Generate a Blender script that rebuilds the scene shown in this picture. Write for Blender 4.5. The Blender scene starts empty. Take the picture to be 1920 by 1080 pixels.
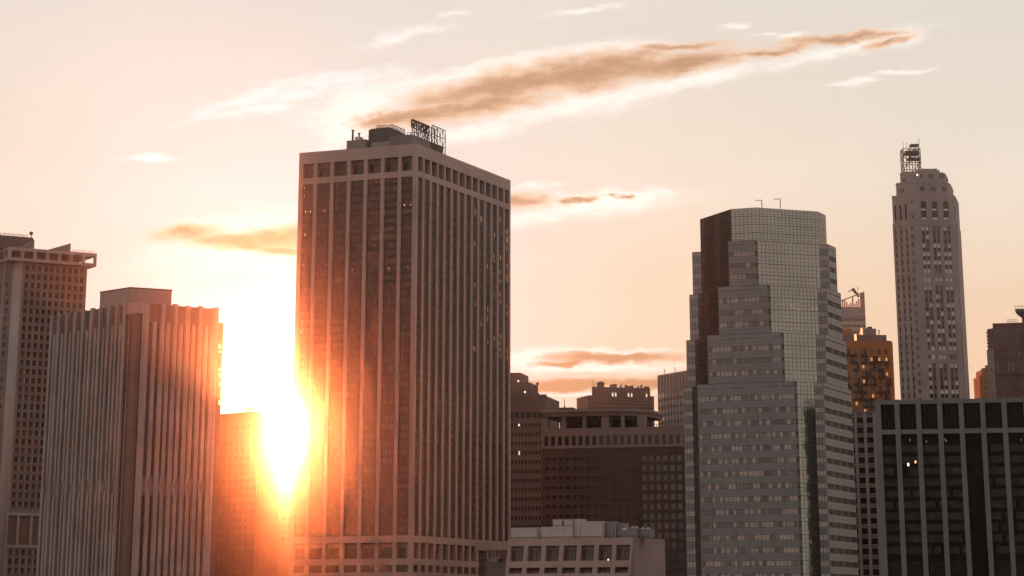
import bpy, math, random
from mathutils import Vector
R = math.radians
random.seed(7)
S = bpy.context.scene
col = S.collection

# ---------------------------------------------------------------- camera, sky, sun, exposure
FPX, XP, YP, CZ = 4613., 960., -296., 20.          # focal length and optical centre in photo pixels, eye height
PIT = math.atan(1456 / FPX)
cam = bpy.data.cameras.new('camera'); camo = bpy.data.objects.new('camera', cam); col.objects.link(camo)
camo.location = (0, 0, CZ); camo.rotation_euler = (math.pi/2 + PIT, 0, 0)
cam.sensor_width = 36; cam.lens = FPX / 1920 * 36; cam.shift_y = -(540 - YP) / 1920
cam.clip_start = 1; cam.clip_end = 20000
S.camera = camo
S.view_settings.view_transform = 'Standard'; S.view_settings.look = 'None'
S.view_settings.exposure = 0; S.view_settings.gamma = 1
S.cycles.volume_bounces = 0; S.cycles.max_bounces = 6

def ray(u, v):
    x = (u - XP) / FPX; y = -(v - YP) / FPX
    c, s = math.cos(PIT), math.sin(PIT)
    return (x, c - y*s, s + y*c)
def atY(u, v, Y):
    r = ray(u, v); k = Y / r[1]; return Vector((r[0]*k, Y, CZ + r[2]*k))
def atZ(u, v, z):
    r = ray(u, v); k = (z - CZ) / r[2]; return Vector((r[0]*k, r[1]*k, z))

SAZ, SEL = R(-5.155), R(3.98)
SUN = Vector((math.sin(SAZ)*math.cos(SEL), math.cos(SAZ)*math.cos(SEL), math.sin(SEL)))
sl = bpy.data.lights.new('sun', 'SUN'); sl.energy = 3.6; sl.angle = R(0.5); sl.color = (1, .205, .06)
so = bpy.data.objects.new('sun', sl); col.objects.link(so)
so.rotation_euler = SUN.to_track_quat('Z', 'Y').to_euler(); so.location = (0, 0, 300)

class N:                                             # tiny expression wrapper round math nodes
    def __init__(s, t, k): s.t, s.k = t, k
    def m(s, op, *a, clamp=False):
        n = s.t.nodes.new('ShaderNodeMath'); n.operation = op; n.use_clamp = clamp
        for i, x in enumerate((s,) + a):
            if isinstance(x, N): s.t.links.new(x.k, n.inputs[i])
            else: n.inputs[i].default_value = x
        return N(s.t, n.outputs[0])
    def __add__(s, o): return s.m('ADD', o)
    def __sub__(s, o): return s.m('SUBTRACT', o)
    def __mul__(s, o): return s.m('MULTIPLY', o)
    def __truediv__(s, o): return s.m('DIVIDE', o)
def ss(x, a, b):                                     # smoothstep a..b
    n = x.t.nodes.new('ShaderNodeMapRange'); n.interpolation_type = 'SMOOTHSTEP'
    x.t.links.new(x.k, n.inputs[0]); n.inputs[1].default_value = a; n.inputs[2].default_value = b
    return N(x.t, n.outputs[0])
def cmix(t, f, a, b, mode='MIX'):
    n = t.nodes.new('ShaderNodeMix'); n.data_type = 'RGBA'; n.blend_type = mode; n.clamp_factor = True
    for i, x in ((0, f), (6, a), (7, b)):
        if isinstance(x, N): t.links.new(x.k, n.inputs[i])
        elif hasattr(x, 'is_output'): t.links.new(x, n.inputs[i])
        else: n.inputs[i].default_value = x if i == 0 else (*x, 1)
    return n.outputs[2]

def make_world():
    w = bpy.data.worlds.new('World'); S.world = w; w.use_nodes = True
    t = w.node_tree; t.nodes.clear()
    tc = t.nodes.new('ShaderNodeTexCoord'); D = tc.outputs['Generated']
    sp = t.nodes.new('ShaderNodeSeparateXYZ'); t.links.new(D, sp.inputs[0])
    X, Y, Z = (N(t, sp.outputs[i]) for i in range(3))
    dn = t.nodes.new('ShaderNodeVectorMath'); dn.operation = 'DOT_PRODUCT'; t.links.new(D, dn.inputs[0]); dn.inputs[1].default_value = SUN
    mu = N(t, dn.outputs['Value'])
    rp = t.nodes.new('ShaderNodeValToRGB'); t.links.new(sp.outputs[2], rp.inputs[0])
    st = [(0, (.88, .50, .27)), (.04, (.90, .555, .32)), (.09, (.87, .585, .40)), (.125, (.84, .63, .465)), (.165, (.80, .695, .585)), (.24, (.74, .685, .63)), (.45, (.58, .55, .56)), (1, (.36, .37, .41))]
    e = rp.color_ramp.elements
    e[0].position, e[0].color = st[0][0], (*st[0][1], 1); e[1].position, e[1].color = st[-1][0], (*st[-1][1], 1)
    for p, c in st[1:-1]:
        q = e.new(p); q.color = (*c, 1)
    sky = rp.outputs[0]
    # the eastern half of the sky, away from the sun, is dimmer and greyer
    east = cmix(t, ss(Z, .02, .6), (.58, .445, .39), (.43, .37, .36))
    sky = cmix(t, ss(mu, -.25, .93), east, sky)
    # pale cloud streaks and cloud banks, on the flat map p = x/y, q = z/y of the western sky
    yy = Y.m('MAXIMUM', .02); p = X / yy; q = Z / yy
    def pq(u, v): r = ray(u, v); return r[0]/r[1], r[2]/r[1]
    def noise(sx, sy, rot, scale, det=6, rough=.6, seed=0., dist=0.):
        c, s = math.cos(rot), math.sin(rot)
        a = (p*c + q*s) * sx; b = (q*c - p*s) * sy
        cv = t.nodes.new('ShaderNodeCombineXYZ'); t.links.new(a.k, cv.inputs[0]); t.links.new(b.k, cv.inputs[1]); cv.inputs[2].default_value = seed
        n = t.nodes.new('ShaderNodeTexNoise'); n.inputs['Scale'].default_value = scale; n.inputs['Detail'].default_value = det
        n.inputs['Roughness'].default_value = rough; n.inputs['Distortion'].default_value = dist
        t.links.new(cv.outputs[0], n.inputs['Vector']); return N(t, n.outputs[0])
    def blob(lst, plus, amp):
        m = None
        for (u, v, ru, rv, ang) in lst:
            cx, cy = pq(u, v); a = R(ang); c, s = math.cos(a), math.sin(a)
            dx = p - cx; dy = q - cy
            g = ((dx*c + dy*s) * (FPX/ru)).m('POWER', 2.) + ((dy*c - dx*s) * (FPX/rv)).m('POWER', 2.)
            k = g.m('SQRT') * -1. + 1.
            m = k if m is None else m.m('SMOOTH_MAX', k, .12)
        return m + (plus - .5) * amp
    n1 = noise(1, 2.6, R(9), 34, 7, .58, 3.1, .4)
    n2 = noise(1, 5, R(12), 16, 5, .55, 8.3, .6)
    n3 = noise(1, 2.6, R(8), 80, 9, .66, 1.7, .3)
    n4 = noise(1, 1.8, R(6), 9, 3, .5, 5.2)
    wn = t.nodes.new('ShaderNodeTexNoise'); wn.inputs['Scale'].default_value = 60; wn.inputs['Detail'].default_value = 7; wn.inputs['Roughness'].default_value = .62
    cvw = t.nodes.new('ShaderNodeCombineXYZ'); t.links.new(p.k, cvw.inputs[0]); t.links.new((q*2.2).k, cvw.inputs[1]); t.links.new(cvw.outputs[0], wn.inputs['Vector'])
    sw = t.nodes.new('ShaderNodeSeparateColor'); t.links.new(wn.outputs[1], sw.inputs[0])
    p0_, q0_ = p, q
    p = p + (N(t, sw.outputs[0]) - .5) * .026; q = q + (N(t, sw.outputs[1]) - .5) * .008
    # soft uneven veil
    sky = cmix(t, ss(n4, .35, .7)*.22, sky, (.97, .86, .76))
    sky = cmix(t, ss(blob([(770, 65, 130, 22, 13), (560, 175, 330, 34, 10), (480, 205, 200, 18, 9), (290, 296, 80, 11, 2), (1100, 18, 120, 14, 6), (850, 25, 60, 10, 8)], n2*.5 + n3*.5, 3.0), .0, 1.1)*.9, sky, (1.0, .955, .92))
    # sun glow in the thin cloud
    gl = mu.m('MAXIMUM', 0.)
    def gadd(base, k, c, amp):
        f = gl.m('POWER', float(k)) * amp
        n = t.nodes.new('ShaderNodeMix'); n.data_type = 'RGBA'; n.blend_type = 'ADD'; n.inputs[0].default_value = 1
        t.links.new(base, n.inputs[6]); vm = t.nodes.new('ShaderNodeVectorMath'); vm.operation = 'SCALE'
        vm.inputs[0].default_value = c; t.links.new(f.k, vm.inputs['Scale']); t.links.new(vm.outputs[0], n.inputs[7]); return n.outputs[2]
    sky = gadd(sky, 230, (.02, .15, .62), .8)
    sky = gadd(sky, 700, (.1, .35, .5), .3)
    # white fringes
    halo = blob([(690, 195, 150, 40, 14), (640, 240, 70, 48, 20), (900, 130, 260, 16, 12), (1140, 88, 130, 11, 4), (880, 250, 120, 22, 10), (1080, 200, 240, 30, 12), (1300, 150, 260, 18, 13), (1560, 100, 200, 15, 13), (1690, 70, 60, 24, 8), (1380, 48, 32, 9, 14),
                 (1425, 66, 28, 6, 8), (1480, 68, 40, 8, 6), (1610, 155, 55, 8, 6), (1690, 135, 60, 6, 8),
                 (1120, 382, 185, 30, 3), (1200, 368, 80, 14, 4), (1000, 352, 60, 8, 3), (990, 405, 80, 20, 6), (470, 415, 210, 24, 6), (440, 475, 180, 46, 4), (1120, 690, 190, 10, 1), (990, 672, 90, 22, 6), (1150, 660, 130, 10, -1), (1090, 738, 170, 8, 0)], n1*.5 + n3*.5, 2.4)
    sky = cmix(t, ss(halo, -.35, 1.0)*(n4*1.1 + .35).m('MINIMUM', 1.), sky, (1.06, 1.0, .94))
    body = blob([(735, 222, 95, 16, 9), (800, 216, 150, 22, 7), (900, 200, 190, 27, 10), (960, 160, 250, 36, 9), (1090, 137, 260, 46, 7), (1270, 120, 230, 29, 8), (1440, 97, 150, 12, 9), (1580, 72, 150, 13, 5), (1660, 82, 70, 9, 14), (1280, 88, 110, 10, 3),
                 (975, 374, 95, 17, -3), (1090, 373, 45, 8, 6), (1160, 368, 26, 5, 4),
                 (350, 436, 95, 20, 3), (430, 452, 120, 20, -4), (540, 445, 110, 30, 4), (520, 470, 60, 12, -6),
                 (1150, 671, 150, 13, 1), (1060, 680, 60, 6, 5), (1060, 724, 130, 17, 2), (1220, 722, 100, 14, 0)], n1*.7 + n3*.3, 1.4)
    core = cmix(t, ss(body + (n3 - .5)*.6 + (n2 - .5)*.8, .12, .95), (.88, .56, .37), (.50, .275, .175))
    lowc = cmix(t, ss(p, -.07, .0), (.20, .07, .05), (.50, .25, .14))
    low = cmix(t, ss(q, .085, .16), lowc, core)
    sky = cmix(t, ss(body, -.2, .62)*.97, sky, low)
    # the sun's disc
    disc = ss(mu, math.cos(R(.29)), math.cos(R(.25))) * 40.
    vm = t.nodes.new('ShaderNodeVectorMath'); vm.operation = 'SCALE'; vm.inputs[0].default_value = (1, .82, .5); t.links.new(disc.k, vm.inputs['Scale'])
    n = t.nodes.new('ShaderNodeMix'); n.data_type = 'RGBA'; n.blend_type = 'ADD'; n.inputs[0].default_value = 1
    t.links.new(sky, n.inputs[6]); t.links.new(vm.outputs[0], n.inputs[7]); sky = n.outputs[2]
    b1 = t.nodes.new('ShaderNodeBackground'); t.links.new(sky, b1.inputs[0]); b1.inputs[1].default_value = 1.0
    # physical twilight sky added on top, weakly
    ns = t.nodes.new('ShaderNodeTexSky'); ns.sky_type = 'NISHITA'; ns.sun_disc = False
    ns.sun_elevation = SEL; ns.sun_rotation = SAZ; ns.dust_density = 2
    b2 = t.nodes.new('ShaderNodeBackground'); t.links.new(ns.outputs[0], b2.inputs[0]); b2.inputs[1].default_value = SKYK
    ad = t.nodes.new('ShaderNodeAddShader'); t.links.new(b1.outputs[0], ad.inputs[0]); t.links.new(b2.outputs[0], ad.inputs[1])
    o = t.nodes.new('ShaderNodeOutputWorld'); t.links.new(ad.outputs[0], o.inputs[0])
SKYK = .004
make_world()

# ---------------------------------------------------------------- materials
MATS = {}
def mat(name, base, rough=.8, var=.12, scale=.05, streak=.0, metal=0., spec=.5, bump=0., objvar=0.):
    m = bpy.data.materials.new(name); m.use_nodes = True; t = m.node_tree; b = t.nodes['Principled BSDF']
    tc = t.nodes.new('ShaderNodeTexCoord')
    n = t.nodes.new('ShaderNodeTexNoise'); n.inputs['Scale'].default_value = scale; n.inputs['Detail'].default_value = 6
    t.links.new(tc.outputs['Object'], n.inputs['Vector'])
    f = N(t, n.outputs[0])
    if streak:
        mp = t.nodes.new('ShaderNodeMapping'); mp.inputs['Scale'].default_value = (1.2, 1.2, .03); t.links.new(tc.outputs['Object'], mp.inputs[0])
        n2 = t.nodes.new('ShaderNodeTexNoise'); n2.inputs['Scale'].default_value = .8; n2.inputs['Detail'].default_value = 4; t.links.new(mp.outputs[0], n2.inputs['Vector'])
        f = f + (N(t, n2.outputs[0]) - .5) * streak
    if objvar:
        oi = t.nodes.new('ShaderNodeObjectInfo'); f = f + (N(t, oi.outputs['Random']) - .5) * objvar
    lo = tuple(max(0, c*(1-var)) for c in base); hi = tuple(min(1, c*(1+var)) for c in base)
    c = cmix(t, ss(f, .25, .75), lo, hi); t.links.new(c, b.inputs['Base Color'])
    b.inputs['Roughness'].default_value = rough; b.inputs['Metallic'].default_value = metal; b.inputs['Specular IOR Level'].default_value = spec
    if bump:
        bn = t.nodes.new('ShaderNodeBump'); bn.inputs['Strength'].default_value = bump; bn.inputs['Distance'].default_value = .3
        n3 = t.nodes.new('ShaderNodeTexNoise'); n3.inputs['Scale'].default_value = .35; n3.inputs['Detail'].default_value = 2
        t.links.new(tc.outputs['Object'], n3.inputs['Vector']); t.links.new(n3.outputs[0], bn.inputs['Height']); t.links.new(bn.outputs[0], b.inputs['Normal'])
    MATS[name] = m; return m
def emis(name, c, s):
    m = bpy.data.materials.new(name); m.use_nodes = True; b = m.node_tree.nodes['Principled BSDF']
    b.inputs['Base Color'].default_value = (*c, 1); b.inputs['Emission Color'].default_value = (*c, 1); b.inputs['Emission Strength'].default_value = s
    MATS[name] = m; return m
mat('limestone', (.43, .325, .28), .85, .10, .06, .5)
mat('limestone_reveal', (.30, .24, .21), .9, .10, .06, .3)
mat('bronze_glass', (.125, .080, .064), .12, .35, .5, 0, 0, .6, .02)
mat('bronze_glass_pale', (.175, .118, .098), .2, .3, .8, 0, 0, .6, .02)
mat('bronze_spandrel', (.066, .037, .028), .5, .2, .3, .2)  # bronze and limestone base colours reddened to carry the warm flare veil
mat('mullion', (.06, .045, .04), .5, .15, .5)
mat('rib_concrete', (.34, .295, .275), .85, .17, .09, 1.0)
mat('rib_panel', (.16, .115, .098), .7, .15, .1, .3)
mat('rib_glass', (.085, .062, .054), .2, .3, .4, 0, 0, .6)
mat('waffle_concrete', (.24, .195, .175), .9, .12, .1, .4)
mat('crown_concrete', (.37, .32, .29), .85, .10, .1, .4)
mat('waffle_glass', (.15, .108, .094), .2, .4, .3, 0, 0, .6, 0, .6)
mat('dark_brick', (.10, .062, .05), .9, .18, .15, .3)
mat('roof_dark', (.10, .085, .08), .85, .15, .1, .2)
mat('penthouse_grey', (.20, .18, .17), .8, .12, .1, .5)
mat('penthouse_pale', (.27, .245, .235), .75, .1, .1, .5)
mat('steel_dark', (.05, .045, .042), .6, .2, .4)
mat('brown_stone', (.165, .118, .10), .9, .12, .1, .4)
mat('brown_band', (.26, .20, .175), .9, .1, .1, .4)
mat('red_brick', (.105, .065, .055), .9, .15, .15, .3)
mat('window_dark', (.03, .025, .024), .15, .3, .4, 0, 0, .5, 0, .7)
mat('window_dusk', (.10, .062, .05), .95, .2, .3, 0, 0, .05)
mat('window_grey', (.12, .105, .098), .2, .3, .4, 0, 0, .6, 0, .7)
mat('panel_grey', (.245, .242, .243), .5, .08, .08, .35, .0, .5)
mat('panel_joint', (.10, .095, .09), .7, .1, .3)
mat('ribbon_glass', (.25, .225, .212), .09, .14, .25, 0, .75, .6, .01)
mat('ribbon_blind', (.165, .145, .133), .3, .2, .25, 0, .3, .5)
mat('ribbon_shade', (.15, .13, .12), .12, .2, .25, 0, .75, .5, .01)
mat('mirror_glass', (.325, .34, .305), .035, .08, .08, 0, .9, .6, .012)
mat('mirror_reflecting_dark', (.26, .205, .19), .05, .15, .08, .6, .9, .6, .012)  # same mirror glass, with the reflection of darker surroundings put into its colour
mat('stone_pale', (.31, .272, .255), .9, .12, .12, .5)
mat('stone_trim', (.33, .29, .27), .9, .1, .12, .4)
mat('window_blind', (.70, .70, .71), .5, .15, .5, 0, 0, .5, 0, .8)
mat('sunlit_orange_brick', (.37, .185, .075), .85, .12, .12, .3)  # reflected sunlight painted in as an even orange base colour
mat('far_metal', (.34, .27, .235), .5, .12, .05, .3)
mat('far_band', (.42, .35, .31), .5, .1, .1)
mat('grey_grid', (.20, .195, .19), .8, .1, .1, .4)
mat('black_glass', (.011, .0105, .0103), .3, .4, .3, 0, 0, .1, .01)
mat('black_glass_row', (.040, .034, .032), .3, .6, .35, 0, 0, .25, .01)
mat('white_column', (.185, .178, .172), .8, .1, .07, .5)
mat('brown_brick', (.15, .085, .07), .9, .15, .15, .3)
mat('grey_stone', (.235, .205, .195), .9, .12, .1, .4)
mat('sunlit_red_stone', (.42, .185, .10), .9, .15, .2, .3)  # sunlight on the small stepped tower put into the base colour
mat('unit_white', (.58, .52, .49), .6, .08, .4, .4)
mat('unit_grey', (.28, .28, .29), .6, .1, .4, .3)
mat('cloud_white', (.5, .5, .5), .5)
mat('asphalt', (.05, .05, .05), .9, .2, .05)
mat('water', (.03, .04, .045), .12, .2, .02, 0, 0, .5, .4)
emis('lit_warm', (1, .62, .28), 1.3)
emis('lit_pale', (1, .86, .66), 1.6)
emis('lit_dim', (1, .50, .22), .45)
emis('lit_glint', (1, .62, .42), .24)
emis('lit_faint', (1, .45, .25), .07)
M = MATS

# ---------------------------------------------------------------- building kit
class MB:
    def __init__(s): s.v, s.f, s.mi, s.ms = [], [], [], []
    def _mi(s, m):
        if m not in s.ms: s.ms.append(m)
        return s.ms.index(m)
    def poly(s, pts, m=None):
        i = len(s.v); s.v += [tuple(p) for p in pts]; s.f.append(tuple(range(i, i+len(pts)))); s.mi.append(s._mi(m))
    def hexa(s, b, m=None):                           # 8 points: bottom ring 0-3, top ring 4-7 (counter-clockwise from above)
        i = len(s.v); s.v += [tuple(p) for p in b]
        for q in ((3,2,1,0),(4,5,6,7),(0,1,5,4),(1,2,6,5),(2,3,7,6),(3,0,4,7)):
            s.f.append(tuple(i+k for k in q)); s.mi.append(s._mi(m))
    def prism(s, pts, z0, z1, m=None, tops=None):
        n = len(pts); i = len(s.v)
        s.v += [(p[0], p[1], z0) for p in pts] + [(p[0], p[1], z1 if tops is None else tops[k]) for k, p in enumerate(pts)]
        mi = s._mi(m)
        s.f.append(tuple(i+k for k in reversed(range(n)))); s.f.append(tuple(i+n+k for k in range(n))); s.mi += [mi, mi]
        for k in range(n):
            j = (k+1) % n; s.f.append((i+k, i+j, i+n+j, i+n+k)); s.mi.append(mi)
    def bar(s, a, b, w, m=None):
        a, b = Vector(a), Vector(b); d = (b-a).normalized(); h = w/2
        u = d.cross(Vector((0, 0, 1)));  u = Vector((1, 0, 0)) if u.length < .01 else u.normalized()
        v = d.cross(u).normalized()
        r = lambda c: [c + u*h*x + v*h*y for x, y in ((-1,-1),(1,-1),(1,1),(-1,1))]
        s.hexa(r(a) + r(b), m)
    def cyl(s, c, r, z0, z1, n=16, m=None, r1=None):
        r1 = r if r1 is None else r1; i = len(s.v); mi = s._mi(m)
        for rr, z in ((r, z0), (r1, z1)): s.v += [(c[0]+rr*math.cos(2*math.pi*k/n), c[1]+rr*math.sin(2*math.pi*k/n), z) for k in range(n)]
        s.f += [tuple(i+k for k in reversed(range(n))), tuple(i+n+k for k in range(n))]; s.mi += [mi, mi]
        for k in range(n): s.f.append((i+k, i+(k+1) % n, i+n+(k+1) % n, i+n+k)); s.mi.append(mi)
    def ball(s, c, r, m=None, sy=1.):
        i = len(s.v); n, k = 10, 6; mi = s._mi(m)
        for a in range(k+1):
            th = math.pi*a/k
            for b in range(n): s.v.append((c[0]+r*math.sin(th)*math.cos(2*math.pi*b/n), c[1]+r*math.sin(th)*math.sin(2*math.pi*b/n), c[2]+r*sy*math.cos(th)))
        for a in range(k):
            for b in range(n): s.f.append((i+a*n+b, i+(a+1)*n+b, i+(a+1)*n+(b+1) % n, i+a*n+(b+1) % n)); s.mi.append(mi)
    def build(s, name, m=None, parent=None, kind=None):
        me = bpy.data.meshes.new(name); o = bpy.data.objects.new(name, me); col.objects.link(o)
        off = Vector((0, 0, 0))
        if parent is not None:
            o.parent = parent; q = parent
            while q is not None: off += q.location; q = q.parent
        me.from_pydata([(x-off.x, y-off.y, z-off.z) for x, y, z in s.v], [], s.f)
        for k in s.ms: me.materials.append(M[k or m])
        if not s.ms: me.materials.append(M[m])
        me.polygons.foreach_set('material_index', s.mi); me.update()
        if kind: o['kind'] = kind
        return o

def thing(name, label, cat, loc, group=None):
    o = bpy.data.objects.new(name, None); col.objects.link(o); o.location = loc; o.empty_display_size = 3
    o['label'] = label; o['category'] = cat
    if group: o['group'] = group
    return o

class Face:                                           # a vertical facade from p0 (left) to p1 (right) seen from outside
    def __init__(s, p0, p1, batter=0., ztop=0.):
        s.p0 = Vector((p0[0], p0[1], 0)); s.p1 = Vector((p1[0], p1[1], 0)); d = s.p1 - s.p0
        s.L = d.length; s.d = d / s.L; s.n = Vector((s.d.y, -s.d.x, 0)); s.b, s.zt = batter, ztop
    def P(s, a, z, d=0.): 
        p = s.p0 + s.d*a + s.n*(d + s.b*(s.zt - z)); return Vector((p.x, p.y, z))
    def box(s, mb, a0, a1, z0, z1, d0, d1, m=None):
        mb.hexa([s.P(a0,z0,d1), s.P(a1,z0,d1), s.P(a1,z0,d0), s.P(a0,z0,d0), s.P(a0,z1,d1), s.P(a1,z1,d1), s.P(a1,z1,d0), s.P(a0,z1,d0)], m)
    def quad(s, mb, a0, a1, z0, z1, d, m=None, tilt=0.):
        t = [random.uniform(-tilt, tilt) for _ in range(3)]
        mb.poly([s.P(a0,z0,d+t[0]), s.P(a1,z0,d+t[1]), s.P(a1,z1,d+t[2]+t[1]-t[0]), s.P(a0,z1,d+t[2])], m)
    def hit(s, u, v, d=0.):
        r = Vector(ray(u, v)); o = Vector((0, 0, CZ)); q = s.p0 + s.n*d
        k = (q - o).dot(s.n) / r.dot(s.n); h = o + r*k
        return (h - q).dot(s.d), h.z
    def A(s, u, v=800, d=0.): return s.hit(u, v, d)[0]
    def Z(s, u, v, d=0.): return s.hit(u, v, d)[1]

def inset(poly, d):
    n = len(poly); out = []
    for i in range(n):
        a, b, c = Vector(poly[i-1][:2]), Vector(poly[i][:2]), Vector(poly[(i+1) % n][:2])
        d1 = (b-a).normalized(); d2 = (c-b).normalized(); n1 = Vector((-d1.y, d1.x)); n2 = Vector((-d2.y, d2.x))
        k = n1 + n2; k = k / max(.2, k.dot(n1)) if k.length > 1e-6 else n1
        out.append(b + k*d)
    return out

def windows(root, items, m, name='window', limit=100, lit=None):
    """items: (face, a0, a1, z0, z1, d). The largest hundred are parts of their own, the rest one part."""
    def size(it):
        f, a0, a1, z0, z1, d = it; p = f.P((a0+a1)/2, z0, d); dist = (p - Vector((0, 0, CZ))).length
        v = p.normalized(); inside = abs(p.x/p.y) < .215 and (z1-CZ)/p.y > .012
        return (1 if inside else 0, abs(f.n.dot(v)) * (a1-a0)*(z1-z0)/dist**2)
    items = sorted(items, key=size, reverse=True); rest = MB()
    for i, it in enumerate(items):
        f, a0, a1, z0, z1, d = it; mb = MB() if i < limit else rest
        f.box(mb, a0, a1, z0, z1, d-.12, d)
        if i < limit: mb.build(name, m, root)
    if rest.v: rest.build(name, m, root, 'stuff')

def grid(wall, f, cols, rows, a0, a1, z0, z1, depth=.4, pier=None, back=.6, m=None):
    """solid facade wall with real openings; returns the opening list"""
    out = []; xs = [a0] + [x for c in cols for x in c] + [a1]; zs = [z0] + [z for r in rows for z in r] + [z1]
    for i in range(0, len(xs), 2):
        if xs[i+1] - xs[i] > .01: f.box(wall, xs[i], xs[i+1], z0, z1, -depth-back, 0, m)
    for c in cols:
        for j in range(0, len(zs), 2):
            if zs[j+1] - zs[j] > .01: f.box(wall, c[0], c[1], zs[j], zs[j+1], -depth-back, -.004, m)
        for r in rows: out.append((f, c[0], c[1], r[0], r[1], -depth))
    return out

def cols_even(a0, a1, n, w): p = (a1-a0)/n; return [(a0+p*(i+.5)-w/2, a0+p*(i+.5)+w/2) for i in range(n)]
def rows_even(z1, pitch, h, n): return [(z1-pitch*i-h, z1-pitch*i) for i in reversed(range(n))]
def lit(root, f, u, v, w, h, d, m='lit_warm'):  # glowing pane, for lit windows and for glints painted as emission
    a, z = f.hit(u, v, d); mb = MB(); f.box(mb, a-w/2, a+w/2, z-h/2, z+h/2, d-.1, d); mb.build('lit_or_glint_pane', m, root)

def dirv(deg): return Vector((math.cos(R(deg)), math.sin(R(deg)), 0))
E1, E2 = dirv(-23.3), dirv(66.7)

# ---------------------------------------------------------------- ground and river
mb = MB(); mb.prism([(-1480,-780),(1480,-780),(1480,1980),(-1480,1980)], -1, 0); o = mb.build('ground', 'asphalt'); o['kind'] = 'structure'
mb = MB(); mb.poly([(-1475,-775,.02),(1475,-775,.02),(1475,700,.02),(-1475,700,.02)]); o = mb.build('water', 'water'); o['kind'] = 'structure'

# ---------------------------------------------------------------- central tower with pale columns
def strip_bay(root, f, a0, a1, z0, z1, npan, rec, floors, gl, gl2, sp, mu, hfrac=.56, tilt=.012, pale=.15, name='window_strip'):
    mb = MB(); h = (z1-z0)/floors; w = (a1-a0)/npan
    for k in range(floors):
        zb = z0 + k*h; zs = zb + h*(1-hfrac)
        f.box(mb, a0, a1, zb, zs, -rec-.15, -rec+.10, sp)
        pr = pale * random.choice((.3, .6, 1, 2.2, 4))
        for i in range(npan): f.quad(mb, a0+i*w, a0+(i+1)*w, zs, zb+h, -rec, gl2 if random.random() < pr else gl, tilt)
    o = mb.build(name, None, root); mb = MB()
    for i in range(1, npan): f.box(mb, a0+i*w-.07, a0+i*w+.07, z0, z1, -rec-.1, -rec+.16)
    mb.build('mullion', mu, o); return o

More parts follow.
